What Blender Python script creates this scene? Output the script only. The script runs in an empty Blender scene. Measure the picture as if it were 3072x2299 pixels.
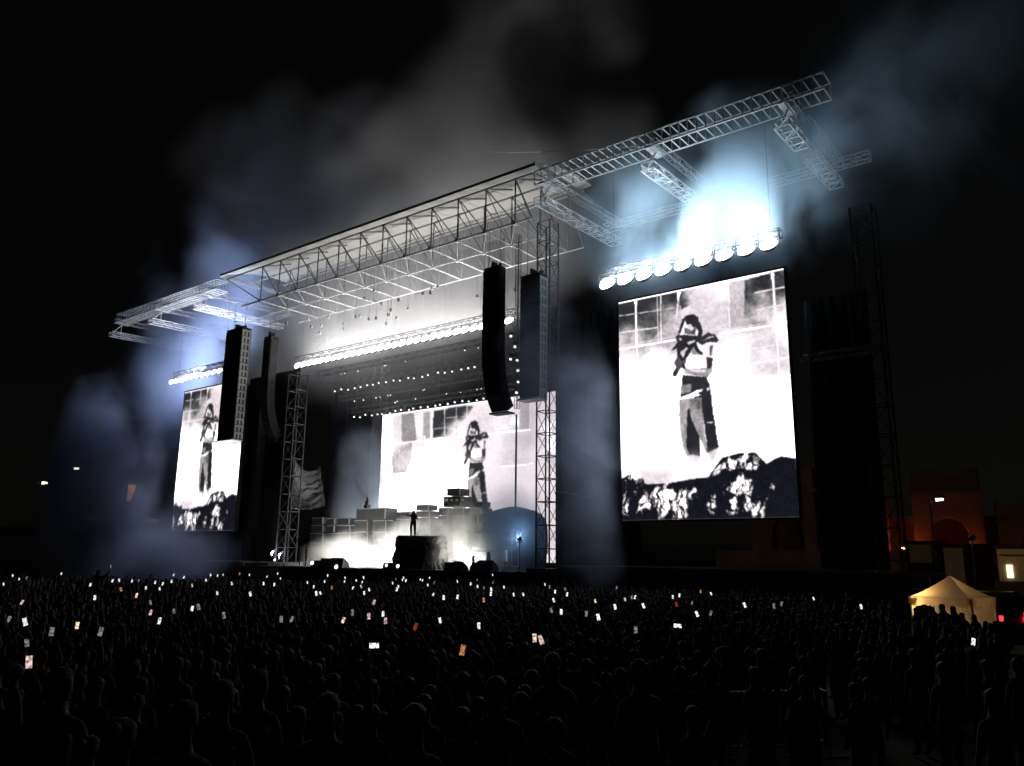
import bpy, bmesh, math, random
import numpy as np
from mathutils import Vector, Matrix, noise as mnoise

# ------------------------------------------------------------------ camera, world, exposure
sc = bpy.context.scene
F_PX, YAW, PITCH, ROLL = 799.4, math.radians(-37.98), math.radians(12.23), math.radians(0.683)
CAM = Vector((0.0, 0.0, 3.4))
fwd = Vector((math.sin(YAW)*math.cos(PITCH), math.cos(YAW)*math.cos(PITCH), math.sin(PITCH)))
_rt = Vector((math.cos(YAW), -math.sin(YAW), 0)); _up = _rt.cross(fwd)
RT = _rt*math.cos(ROLL) + _up*math.sin(ROLL); UP = -_rt*math.sin(ROLL) + _up*math.cos(ROLL)
cd = bpy.data.cameras.new('camera'); cam = bpy.data.objects.new('camera', cd)
sc.collection.objects.link(cam); sc.camera = cam
cam.matrix_world = Matrix(((RT.x, UP.x, -fwd.x, CAM.x), (RT.y, UP.y, -fwd.y, CAM.y), (RT.z, UP.z, -fwd.z, CAM.z), (0, 0, 0, 1)))
cd.sensor_width = 36; cd.lens = 36*F_PX/1024; cd.clip_start = 0.1; cd.clip_end = 2000
w = bpy.data.worlds.new('World'); sc.world = w; w.use_nodes = True
wn = w.node_tree.nodes; bg = wn['Background']
sky = wn.new('ShaderNodeTexSky'); sky.sky_type = 'NISHITA'; sky.sun_disc = False
sky.sun_elevation = math.radians(2.0); sky.sun_rotation = math.radians(200)
hsv = wn.new('ShaderNodeHueSaturation'); hsv.inputs['Saturation'].default_value = 0.25
w.node_tree.links.new(sky.outputs[0], hsv.inputs['Color']); w.node_tree.links.new(hsv.outputs[0], bg.inputs['Color'])
bg.inputs['Strength'].default_value = 0.0012
sl = bpy.data.lights.new('moon', 'SUN'); sl.energy = 0.001; sl.angle = math.radians(10); sl.color = (1, 0.9, 0.85)  # added weak sun as general fill on the crowd, no real moon
so = bpy.data.objects.new('moon', sl); sc.collection.objects.link(so)
so.rotation_euler = (math.radians(50), 0, math.radians(160))
vs = sc.view_settings; vs.view_transform = 'Standard'; vs.look = 'None'; vs.exposure = 0.3; vs.gamma = 1; vs.use_curve_mapping = False
cy = sc.cycles
cy.use_denoising = True
try: cy.denoiser = 'OPENIMAGEDENOISE'
except Exception: pass
cy.max_bounces = 4; cy.diffuse_bounces = 2; cy.glossy_bounces = 2; cy.transmission_bounces = 2; cy.volume_bounces = 1
cy.transparent_max_bounces = 8; cy.volume_step_rate = 0.9; cy.volume_max_steps = 256
cy.use_light_tree = True; cy.sample_clamp_indirect = 4; cy.caustics_reflective = False; cy.caustics_refractive = False
cy.use_adaptive_sampling = True; cy.adaptive_threshold = 0.03
random.seed(7); rng = np.random.default_rng(7)

def ray(px, py): return RT*((px-512)/F_PX) - UP*((py-383)/F_PX) + fwd
def at(px, py, Y):
    d = ray(px, py); return CAM + d*((Y-CAM.y)/d.y)
def atz(px, py, Z):
    d = ray(px, py); return CAM + d*((Z-CAM.z)/d.z)
def atd(px, py, D):
    d = ray(px, py); return CAM + d*(D/math.hypot(d.x, d.y))
def proj(p):
    d = Vector(p)-CAM; z = d.dot(fwd); return 512+F_PX*d.dot(RT)/z, 383-F_PX*d.dot(UP)/z

# ------------------------------------------------------------------ materials
def mat(name, col, rough=0.6, metal=0.0, var=0.25, scale=3.0, bump=0.0, spec=0.4, emit=None, es=0.0):
    m = bpy.data.materials.new(name); m.use_nodes = True
    nt = m.node_tree; b = nt.nodes['Principled BSDF']
    tc = nt.nodes.new('ShaderNodeTexCoord'); nz = nt.nodes.new('ShaderNodeTexNoise')
    nz.inputs['Scale'].default_value = scale; nz.inputs['Detail'].default_value = 5
    nt.links.new(tc.outputs['Object'], nz.inputs['Vector'])
    mx = nt.nodes.new('ShaderNodeMix'); mx.data_type = 'RGBA'
    mx.inputs[6].default_value = tuple(max(0, c*(1-var)) for c in col)+(1,); mx.inputs[7].default_value = tuple(min(1, c*(1+var)) for c in col)+(1,)
    nt.links.new(nz.outputs['Fac'], mx.inputs[0]); nt.links.new(mx.outputs[2], b.inputs['Base Color'])
    b.inputs['Roughness'].default_value = rough; b.inputs['Metallic'].default_value = metal; b.inputs['Specular IOR Level'].default_value = spec
    if bump:
        bp = nt.nodes.new('ShaderNodeBump'); bp.inputs['Strength'].default_value = bump
        nt.links.new(nz.outputs['Fac'], bp.inputs['Height']); nt.links.new(bp.outputs[0], b.inputs['Normal'])
    if emit:
        b.inputs['Emission Color'].default_value = tuple(emit)+(1,); b.inputs['Emission Strength'].default_value = es
    return m
def emat(name, col, s, sampling='AUTO'):
    m = bpy.data.materials.new(name); m.use_nodes = True; nt = m.node_tree; nt.nodes.clear()
    o = nt.nodes.new('ShaderNodeOutputMaterial'); e = nt.nodes.new('ShaderNodeEmission')
    e.inputs[0].default_value = tuple(col)+(1,); e.inputs[1].default_value = s; nt.links.new(e.outputs[0], o.inputs[0])
    m.cycles.emission_sampling = sampling
    return m
M = dict(
    alu=mat('aluminium', (0.36, 0.36, 0.365), 0.5, 0.2, 0.2, 6),
    steel=mat('galvanised_steel', (0.20, 0.20, 0.205), 0.55, 0.2, 0.3, 5),
    black=mat('black_paint', (0.018, 0.018, 0.02), 0.55, 0, 0.4, 4),
    blackmetal=mat('black_metal', (0.03, 0.03, 0.033), 0.4, 0.2, 0.3, 8),
    cloth=mat('black_cloth', (0.022, 0.022, 0.026), 0.9, 0, 0.35, 0.9, 0.15, 0.1),
    gauze=mat('grey_gauze', (0.16, 0.16, 0.17), 0.9, 0, 0.4, 1.2, 0.2, 0.1),
    skin_canopy=mat('canopy_skin', (0.26, 0.255, 0.24), 0.6, 0, 0.15, 0.5),
    deck=mat('deck_black', (0.03, 0.03, 0.032), 0.5, 0, 0.4, 1.5),
    box=mat('box_dark', (0.05, 0.052, 0.056), 0.55, 0, 0.45, 2.5),
    grille=mat('grille_dark', (0.03, 0.03, 0.032), 0.75, 0, 0.4, 30, 0.3),
    trim=mat('trim_light', (0.30, 0.30, 0.30), 0.5, 0.2, 0.3, 6),
    rock=mat('dark_rock', (0.035, 0.034, 0.033), 0.75, 0, 0.6, 2.2, 0.6),
    tarp=mat('tarpaulin_blue_grey', (0.10, 0.125, 0.16), 0.55, 0, 0.3, 1.6, 0.3),
    ground=mat('trodden_grass', (0.05, 0.045, 0.03), 0.95, 0, 0.5, 0.8, 0.4, 0.1),
    canvas=mat('tent_canvas', (0.74, 0.66, 0.52), 0.75, 0, 0.12, 1.5, 0.08),
    brick=mat('ruin_brick', (0.34, 0.17, 0.09), 0.9, 0, 0.45, 0.35, 0.5, 0.1),
    plaster=mat('cream_plaster', (0.62, 0.55, 0.42), 0.85, 0, 0.2, 1.0),
    dark=mat('dark_panel', (0.03, 0.026, 0.024), 0.8, 0, 0.4, 1.0),
    orange=mat('orange_cloth', (0.75, 0.25, 0.05), 0.8, 0, 0.15, 3.0),
    van=mat('dark_van_paint', (0.03, 0.03, 0.035), 0.3, 0.3, 0.2, 2.0),
    phone=mat('phone_body', (0.02, 0.02, 0.02), 0.3, 0.2, 0.2, 20),
    yellow=mat('pale_yellow_cloth', (0.6, 0.58, 0.34), 0.8, 0, 0.3, 4),
    glass=mat('dark_glass', (0.01, 0.01, 0.012), 0.1, 0, 0.1, 1),
    hair=mat('dark_hair', (0.007, 0.0055, 0.0045), 0.7, 0, 0.5, 30, 0.5, 0.15),
    hairw=mat('pale_cap_cloth', (0.10, 0.095, 0.09), 0.8, 0, 0.2, 20),
    white=mat('white_paint', (0.75, 0.73, 0.70), 0.5, 0, 0.12, 3),
)
def translucent(m, f):
    nt = m.node_tree; b = nt.nodes['Principled BSDF']; o = nt.nodes['Material Output']; tr = nt.nodes.new('ShaderNodeBsdfTranslucent'); mx = nt.nodes.new('ShaderNodeMixShader')
    tr.inputs[0].default_value = (.8, .62, .40, 1); mx.inputs[0].default_value = f; nt.links.new(b.outputs[0], mx.inputs[1]); nt.links.new(tr.outputs[0], mx.inputs[2]); nt.links.new(mx.outputs[0], o.inputs['Surface'])
translucent(M['canvas'], .5)
L_CENTRE = emat('lamp_lens_centre', (1.0, 0.97, 0.95), 18)
L_RIGHT = emat('lamp_lens_right', (0.90, 0.96, 1.0), 20)
L_LEFT = emat('lamp_lens_left', (1.0, 0.95, 0.9), 18)
L_SMALL = emat('lamp_lens_small', (0.95, 0.97, 1.0), 1.5, 'NONE')
L_FLOOR = emat('lamp_lens_floor', (1.0, 0.98, 0.92), 1300)

# ------------------------------------------------------------------ helpers
col = sc.collection
WL = {}
def tag(o, label=None, cat=None, group=None, kind=None):
    if label: o['label'] = label
    if cat: o['category'] = cat
    if group: o['group'] = group
    if kind: o['kind'] = kind
    return o
def empty(name, loc, label=None, cat=None, group=None):
    o = bpy.data.objects.new(name, None); col.objects.link(o); o.location = loc; o.empty_display_size = 0.2
    WL[o.name] = Vector(loc); return tag(o, label, cat, group)
class MB:
    def __init__(s): s.v = []; s.f = []
    def add(s, vs, fs):
        n = len(s.v); s.v += [Vector(p) for p in vs]; s.f += [tuple(i+n for i in f) for f in fs]
    def box(s, x0, x1, y0, y1, z0, z1, mtx=None):
        vs = [Vector((x, y, z)) for z in (z0, z1) for y in (y0, y1) for x in (x0, x1)]
        if mtx: vs = [mtx @ p for p in vs]
        s.add(vs, [(0, 2, 3, 1), (4, 5, 7, 6), (0, 1, 5, 4), (2, 6, 7, 3), (0, 4, 6, 2), (1, 3, 7, 5)])
    def tube(s, p0, p1, r0, r1=None, n=6, cap=True):
        p0, p1 = Vector(p0), Vector(p1); r1 = r0 if r1 is None else r1
        d = (p1-p0); 
        if d.length < 1e-6: return
        q = d.to_track_quat('Z', 'Y'); vs = []
        for p, r in ((p0, r0), (p1, r1)):
            for k in range(n):
                a = 2*math.pi*k/n; vs.append(p + q @ Vector((r*math.cos(a), r*math.sin(a), 0)))
        fs = [(k, (k+1) % n, n+(k+1) % n, n+k) for k in range(n)]
        if cap: fs += [tuple(range(n-1, -1, -1)), tuple(range(n, 2*n))]
        s.add(vs, fs)
    def build(s, name, m, parent=None, smooth=False, loc=None):
        off = WL[parent.name] if parent is not None else Vector(loc or (0, 0, 0))
        me = bpy.data.meshes.new(name); me.from_pydata([tuple(p-off) for p in s.v], [], s.f); me.update()
        if m: me.materials.append(m)
        if smooth:
            for p in me.polygons: p.use_smooth = True
        o = bpy.data.objects.new(name, me); col.objects.link(o)
        if parent is not None: o.parent = parent
        elif loc is not None: o.location = loc
        WL[o.name] = off; return o
_unit = {}
def strut(name, p0, p1, r, m, parent, n=6):
    key = (m.name, n)
    if key not in _unit:
        b = MB(); b.tube((0, 0, 0), (0, 0, 1), 1, 1, n); me = bpy.data.meshes.new('strut'); me.from_pydata([tuple(p) for p in b.v], [], b.f); me.materials.append(m); _unit[key] = me
    p0, p1 = Vector(p0), Vector(p1); d = p1-p0
    o = bpy.data.objects.new(name, _unit[key]); col.objects.link(o); o.parent = parent
    o.matrix_local = Matrix.Translation(p0-WL[parent.name]) @ d.to_track_quat('Z', 'Y').to_matrix().to_4x4() @ Matrix.Diagonal((r, r, d.length, 1))
    WL[o.name] = WL[parent.name]; return o
def part(name, m, parent, fn, smooth=False):
    b = MB(); fn(b); return b.build(name, m, parent, smooth)
def copy_tree(o, parent=None):
    c = o.copy(); col.objects.link(c); c.parent = parent
    for ch in list(o.children): copy_tree(ch, c)
    return c
def box_truss(root, p0, p1, wv, hv, nb, r, m, pre='', lace=0.6, diag=True):
    """square truss from p0 to p1: four chords and the lacing between them"""
    p0, p1, wv, hv = Vector(p0), Vector(p1), Vector(wv), Vector(hv)
    cs = [(-.5, -.5), (.5, -.5), (.5, .5), (-.5, .5)]
    for a, b in cs: strut(pre+'chord', p0+wv*a+hv*b, p1+wv*a+hv*b, r, m, root)
    lb = MB()
    for i in range(nb+1):
        t = p0.lerp(p1, i/nb); u = p0.lerp(p1, min(1, (i+1)/nb))
        for k in range(4):
            a, b = cs[k], cs[(k+1) % 4]
            A = t+wv*a[0]+hv*a[1]; B = t+wv*b[0]+hv*b[1]; lb.tube(A, B, r*lace, n=4, cap=False)
            if diag and i < nb:
                C = u+wv*b[0]+hv*b[1] if i % 2 == 0 else u+wv*a[0]+hv*a[1]
                D = A if i % 2 == 0 else B
                lb.tube(D, C, r*lace*0.8, n=4, cap=False)
    return lb.build(pre+'lacing', m, root)

YF = 46.0            # plane of the stage front, metres from the camera line
DECK = 2.3           # stage deck height

# ------------------------------------------------------------------ ground and hills
def ground():
    b = MB(); n = 40; ext = 600
    for j in range(n+1):
        for i in range(n+1):
            x = -ext+2*ext*i/n; y = -ext+2*ext*j/n; b.v.append(Vector((x, y, 0)))
    for j in range(n):
        for i in range(n):
            a = j*(n+1)+i; b.f.append((a, a+1, a+n+2, a+n+1))
    o = b.build('ground', M['ground']); o['kind'] = 'structure'
    # low bank behind the field, left and right of the stage
    for nm, (x0, x1, y0, y1, h) in (('hill_left', (-330, -108, 30, 150, 7.5)), ('hill_right', (-4, 170, 92, 230, 5.0))):
        b = MB(); nx, ny = 24, 18
        for j in range(ny+1):
            for i in range(nx+1):
                u, v = i/nx, j/ny
                e = min(1, 4*u, 4*(1-u), 4*v, 4*(1-v)); e = e*e*(3-2*e)
                x = x0+(x1-x0)*u; y = y0+(y1-y0)*v
                b.v.append(Vector((x, y, h*e*(1+0.15*mnoise.noise(Vector((x*.03, y*.03, 0))))-0.05)))
        for j in range(ny):
            for i in range(nx):
                a = j*(nx+1)+i; b.f.append((a, a+1, a+nx+2, a+nx+1))
        o = b.build(nm, M['ground'], smooth=True); o['kind'] = 'structure'
ground()

# ------------------------------------------------------------------ stage platform and side platforms
def platform(name, label, x0, x1, y0, y1, z, bays):
    t = empty(name, ((x0+x1)/2, y0, 0), label, 'stage platform')
    part('deck', M['deck'], t, lambda b: b.box(x0, x1, y0, y1, z-0.12, z))
    wdt = (x1-x0)/bays
    for i in range(bays):
        part('skirt_panel', M['cloth'], t, lambda b: b.box(x0+i*wdt+0.01, x0+(i+1)*wdt-0.01, y0+0.03+0.015*(i % 2), y0+0.07+0.015*(i % 2), 0, z-0.12))
    for i in range(bays+1):
        strut('leg', (x0+i*wdt*0.999+0.02, y0+0.3, 0), (x0+i*wdt*0.999+0.02, y0+0.3, z-0.12), 0.04, M['steel'], t)
    return t
platform('stage_platform', 'main black stage platform under the roof behind the crowd', -69, -32.2, YF, 62, DECK, 12)
platform('stage_platform', 'black side platform below the big right screen', -32.1, -9, YF+0.4, 58, DECK+0.5, 8)
platform('stage_platform', 'black side platform below the far left screen', -96, -69.1, YF+0.4, 58, DECK+0.3, 8)

# ------------------------------------------------------------------ the stage roof
M['alub'] = mat('bright_aluminium', (0.42, 0.42, 0.42), 0.45, 0.1, 0.15, 6)
def roof():
    t = empty('stage_roof', (-54.9, YF, 28), 'grey stage roof of truss girders with a pale canopy', 'stage roof')
    x0, x1, z1, zb = -76.1, -33.7, 33.0, 28.8
    yb = 54.0
    # canopy of pale panels, gently rising to the back
    npan = 12
    for i in range(npan):
        a = x0+(x1-x0)*i/npan; c = x0+(x1-x0)*(i+1)/npan
        def fn(b):
            vs = []; fs = []
            for j in range(5):
                v = j/4; y = YF-0.3+(yb-YF+0.3)*v; z = z1+1.6*math.sin(v*math.pi*0.6)
                for x, dz in ((a+0.03, 0), ((a+c)/2, -0.12), (c-0.03, 0)): vs.append((x, y, z+dz))
                for x, dz in ((c-0.03, 0.1), ((a+c)/2, 0.02), (a+0.03, 0.1)): vs.append((x, y, z+dz))
            for j in range(4):
                for k in range(6): fs.append((j*6+k, j*6+(k+1) % 6, (j+1)*6+(k+1) % 6, (j+1)*6+k))
            fs += [tuple(range(5, -1, -1)), tuple(range(24, 30))]
            b.add(vs, fs)
        part('canopy_panel', M['skin_canopy'], t, fn)
    part('fascia', M['alu'], t, lambda b: b.box(x0, x1, YF-0.42, YF-0.34, z1-0.16, z1+0.10))
    part('end_fascia', M['alu'], t, lambda b: b.box(x1, x1+0.08, YF-0.4, yb, z1-0.2, z1+0.25))
    part('end_fascia', M['alu'], t, lambda b: b.box(x0-0.08, x0, YF-0.4, yb, z1-0.2, z1+0.25))
    xs = [-35.8+(-68.9+35.8)*i/11 for i in range(12)]
    for y, zt in ((YF, z1-0.5), (YF+3.4, z1+0.1), (YF+7.4, z1+0.9)):
        dark = M['steel']
        strut('top_chord', (x0+0.5, y, zt), (x1-0.4, y, zt), 0.09, dark, t)
        strut('bottom_chord', (xs[-1]-3.2, y, zb), (xs[0]+1.6, y, zb), 0.09 if y == YF else 0.065, M['alub'] if y == YF else M['alu'], t)
        for i, x in enumerate(xs):
            strut('post', (x, y, zb), (x, y, zt), 0.062, dark, t)
            if i < 11: strut('diagonal', (xs[i+1], y, zt), (x, y, zb), 0.045, dark, t)
        strut('diagonal', (xs[0], y, zt), (xs[0]+1.6, y, zb), 0.06, dark, t)
        strut('diagonal', (x0+0.6, y, zt), (xs[-1], y, zb), 0.06, dark, t)
    for x in xs:
        strut('cross_beam', (x, YF, zb), (x, YF+7.4, zb), 0.065, M['alub'], t)
        strut('top_cross_beam', (x, YF, z1-0.5), (x, YF+3.4, z1+0.8), 0.085, dark, t)
        strut('cross_diagonal', (x, YF, z1-0.5), (x, YF+3.4, zb), 0.05, dark, t)
        part('node', M['alu'], t, lambda b: [b.box(x-0.16, x+0.16, YF-0.16, YF+0.16, zb-0.16, zb+0.16), b.box(x-0.14, x+0.14, YF+3.26, YF+3.54, zb-0.14, zb+0.14)])
    for i, x in enumerate(xs[:-1]):
        strut('wind_brace', (x, YF, zb+.01), (xs[i+1], YF+3.4, zb+.01), 0.03, M['alu'], t, 4)
    for i in range(34):
        x = random.uniform(-67, -37); y = YF+random.choice((1.0, 3.4, 3.4, 2.2)); L = random.uniform(1.5, 4.5)
        strut('rigging_cable', (x, y, zb-L), (x, y, zb), 0.022, M['alu'], t, 4)
        part('hook', M['alu'], t, lambda b: b.box(x-0.10, x+0.10, y-0.07, y+0.07, zb-L-0.3, zb-L))
    return t
roof()
M['towersteel'] = mat('weathered_steel', (0.075, 0.075, 0.077), 0.5, 0.3, 0.4, 5)  # darker steel copy, the towers' dim backlit shade put into the colour
def tower(name, label, x, y, z1, w=1.0):
    t = empty(name, (x, y, 0), label, 'tower', 'roof towers')
    nb = int((z1-DECK)/1.55)
    box_truss(t, (x, y, DECK), (x, y, z1), (w, 0, 0), (0, w, 0), nb, 0.07, M['towersteel'], lace=0.55)
    part('base', M['towersteel'], t, lambda b: b.box(x-w, x+w, y-w*.8, y+w*.8, DECK, DECK+0.3))
    if z1 > 25 and y > 55: part('sleeve', M['towersteel'], t, lambda b: [b.box(x-w*.62, x+w*.62, y-w*.62, y-w*.56, z1-2.2, z1-0.4), b.box(x-w*.62, x+w*.62, y+w*.56, y+w*.62, z1-2.2, z1-0.4), b.box(x+w*.56, x+w*.62, y-w*.62, y+w*.62, z1-2.2, z1-.4), b.box(x-w*.62, x-w*.56, y-w*.62, y+w*.62, z1-2.2, z1-0.4)])
    return t
tower('roof_tower', 'lattice roof tower right of the centre screen, backlit', -33.5, 47.2, 28.6, 1.15)
tower('roof_tower', 'lattice roof tower beside the torn grey curtain on the left', -63.3, 47.2, 20.5, 1.3)
tower('roof_tower', 'dim lattice tower behind the centre stage backdrop', -66.5, 61, 28.6, 1.1)

def wing(name, label, xa, xb, arms, z, ends):
    t = empty(name, ((xa+xb)/2, YF, z), label, 'truss', 'wing trusses')
    nb = 34
    box_truss(t, (xa, YF, z+0.55), (xb, YF, z+0.55), (0, 1.5, 0), (0, 0, 1.1), nb, 0.06, M['alu'], 'main_', 0.75, diag=False)
    box_truss(t, (xa, YF+9.5, z), (xb, YF+9.5, z), (0, 0.6, 0), (0, 0, 0.6), 24, 0.04, M['steel'], 'rear_', 0.7)
    for x in arms:
        box_truss(t, (x, YF-1.2, z-1.6), (x, YF+10, z-1.3), (0.95, 0, 0), (0, 0, 0.5), 12, 0.05, M['alu'], 'arm_', 0.7)
        box_truss(t, (x+0.4, YF-1.0, z+0.1), (x+0.4, YF+10, z+0.3), (0.5, 0, 0), (0, 0, 0.5), 12, 0.035, M['steel'], 'upper_arm_', 0.7)
        strut('brace', (x, YF-1.0, z-1.4), (x, YF+0.4, z+0.2), 0.06, M['alu'], t)
        strut('brace', (x-.4, YF+.2, z-1.4), (x-.4, YF+.2, z+0.2), 0.05, M['alu'], t)
        part('clamp', M['alu'], t, lambda b: b.box(x-0.3, x+0.3, YF-0.9, YF+0.9, z-0.12, z+0.02))
    return t
wing('wing_truss', 'long silver truss reaching out above the big right screen', -33.4, -11.9, (-32.6, -23.6, -14.4), 31.0, 1)
wing('wing_truss', 'silver truss reaching out above the far left screen', -98.3, -76.3, (-98.2, -88.7, -79.1), 31.4, 0)
def cable(name, label, p0, p1, sag, r, m):
    b = MB(); p0, p1 = Vector(p0), Vector(p1); n = 16; q = p0
    for i in range(1, n+1):
        u = i/n; p = p0.lerp(p1, u); p.z -= sag*4*u*(1-u); b.tube(q, p, r, n=4, cap=False); q = p
    return tag(b.build(name, m), label, 'cable')
_ce = at(452, 150, 70)
cable('guy_cable', 'thin pale cable running from the right truss across the dark sky', at(640, 146, YF+1), _ce, 0.4, 0.04, M['alu'])  # light beam in the smoke, built as a solid sagging line
t = empty('rear_mast', (_ce.x, _ce.y, 0), 'slim dark mast behind the roof holding the pale cable', 'mast')  # added mast, there only to hold the far end of the line
strut('shaft', (_ce.x, _ce.y, 0), (_ce.x, _ce.y, _ce.z+.3), .12, M['blackmetal'], t); part('foot', M['blackmetal'], t, lambda b: b.box(_ce.x-.8, _ce.x+.8, _ce.y-.8, _ce.y+.8, 0, .3))

# ------------------------------------------------------------------ black drapes
def drape(name, label, x0, x1, y, z0, z1, m=None, folds=0.6, amp=0.12):
    b = MB(); n = max(8, int((x1-x0)/0.22)); 
    for i in range(n+1):
        x = x0+(x1-x0)*i/n; dy = amp*math.sin(x*2*math.pi/folds)+amp*0.6*math.sin(x*1.9+1)
        for z in (z0, z1): b.v.append(Vector((x, y+dy, z)))
        for z in (z0, z1): b.v.append(Vector((x, y+dy+0.05, z)))
    for i in range(n):
        a = 4*i; c = a+4
        b.f += [(a, c, c+1, a+1), (a+2, a+3, c+3, c+2), (a+1, c+1, c+3, a+3), (a, a+2, c+2, c)]
    o = b.build(name, m or M['cloth'], smooth=True, loc=((x0+x1)/2, y, z0)); return tag(o, label, 'drape')
drape('black_drape', 'black drape between the right lattice tower and the big screen', -31.8, -27.3, YF+2.2, DECK+.6, 21)
drape('black_drape', 'black drape to the right of the big right screen', -14.9, -11.2, YF+2.2, DECK+.6, 19.0)
drape('black_drape', 'tall black backdrop behind the centre screen', -76, -34, 61.6, DECK, 22.5)
drape('black_drape', 'black drape between far left screen and left lattice tower', -69.6, -64.6, YF+2.3, DECK+.4, 21.5)
drape('black_drape', 'black cloth hanging behind the far left screen', -83, -70, YF+1.6, DECK+.4, 21.2)
drape('black_drape', 'grey backdrop cloth on the left of the centre screen', -66, -60.6, 59.4, DECK, 19, M['gauze'], 1.1, 0.1)

# torn grey curtain sagging beside the left tower
def curtain():
    b = MB(); nu, nv = 46, 40
    P0, P1 = at(297, 459, 49.5), at(322, 466, 53); Q0, Q1 = at(293, 508, 49.5), at(327, 506, 53)
    for j in range(nv+1):
        v = j/nv
        for i in range(nu+1):
            u = i/nu
            top = P0.lerp(P1, u); bot = Q0.lerp(Q1, u); p = top.lerp(bot, v)
            sag = 1.5*(u*(1-u))*4*(0.35+0.65*(1-v))
            p.z -= 0.55*sag
            nn = mnoise.noise(Vector((u*2.2, v*5, 3.3))); fold = math.sin((v*5.2+1.1*u*u+.5*nn)*2*math.pi)*0.26*min(1, 2.5*u)*(1-u)**.6*(.5+.9*abs(nn))*1.6
            p.y += -fold-0.25; p.z += .35*mnoise.noise(Vector((u*3, v*9, 1)))*u
            b.v.append(p)
    for j in range(nv):
        for i in range(nu):
            a = j*(nu+1)+i; b.f.append((a, a+1, a+nu+2, a+nu+1))
    o = b.build('torn_curtain', M['gauze'], smooth=True, loc=tuple(P0))
    s = o.modifiers.new('thickness', 'SOLIDIFY'); s.thickness = 0.03
    return tag(o, 'torn grey curtain sagging in glossy folds beside the left tower', 'curtain')
M['gauze2'] = mat('silver_tarpaulin', (0.012, 0.012, 0.012), 0.24, 0, 0.5, 1.0, 0.1)
cur = curtain(); cur.data.materials[0] = M['gauze2']

# ------------------------------------------------------------------ LED screens
def homography(src, dst):
    A = []
    for (x, y), (u, v) in zip(src, dst):
        A.append([x, y, 1, 0, 0, 0, -u*x, -u*y]); A.append([0, 0, 0, x, y, 1, -v*x, -v*y])
    h = np.linalg.solve(np.array(A, float), np.array(dst, float).reshape(-1)); return np.append(h, 1).reshape(3, 3)
def apply_h(H, pts):
    p = np.asarray(pts, float); q = np.c_[p, np.ones(len(p))] @ H.T; return q[:, :2]/q[:, 2:]
def vnoise(x, y, seed=0):
    r = np.random.default_rng(seed); g = r.random((64, 64))
    xi = np.floor(x).astype(int); yi = np.floor(y).astype(int); fx = x-xi; fy = y-yi
    fx = fx*fx*(3-2*fx); fy = fy*fy*(3-2*fy)
    a = g[yi % 64, xi % 64]; b = g[yi % 64, (xi+1) % 64]; c = g[(yi+1) % 64, xi % 64]; d = g[(yi+1) % 64, (xi+1) % 64]
    return (a*(1-fx)+b*fx)*(1-fy)+(c*(1-fx)+d*fx)*fy
def fbm(x, y, seed=0, o=4):
    s = 0; a = 0.5; t = 0
    for k in range(o): s = s+a*vnoise(x*2**k, y*2**k, seed+k); t += a; a *= 0.55
    return s/t
def sstep(a, b, x):
    t = np.clip((x-a)/(b-a), 0, 1); return t*t*(3-2*t)
def inside(poly, X, Y):
    c = np.zeros(X.shape, bool); n = len(poly)
    for i in range(n):
        x0, y0 = poly[i]; x1, y1 = poly[(i+1) % n]
        if y0 == y1: continue
        k = ((Y >= min(y0, y1)) & (Y < max(y0, y1))); xi = x0+(Y-y0)*(x1-x0)/(y1-y0); c ^= k & (X < xi)
    return c
def segd(X, Y, a, b):
    ax, ay = a; bx, by = b; dx, dy = bx-ax, by-ay; t = np.clip(((X-ax)*dx+(Y-ay)*dy)/(dx*dx+dy*dy), 0, 1)
    return np.hypot(X-ax-t*dx, Y-ay-t*dy)

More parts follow.
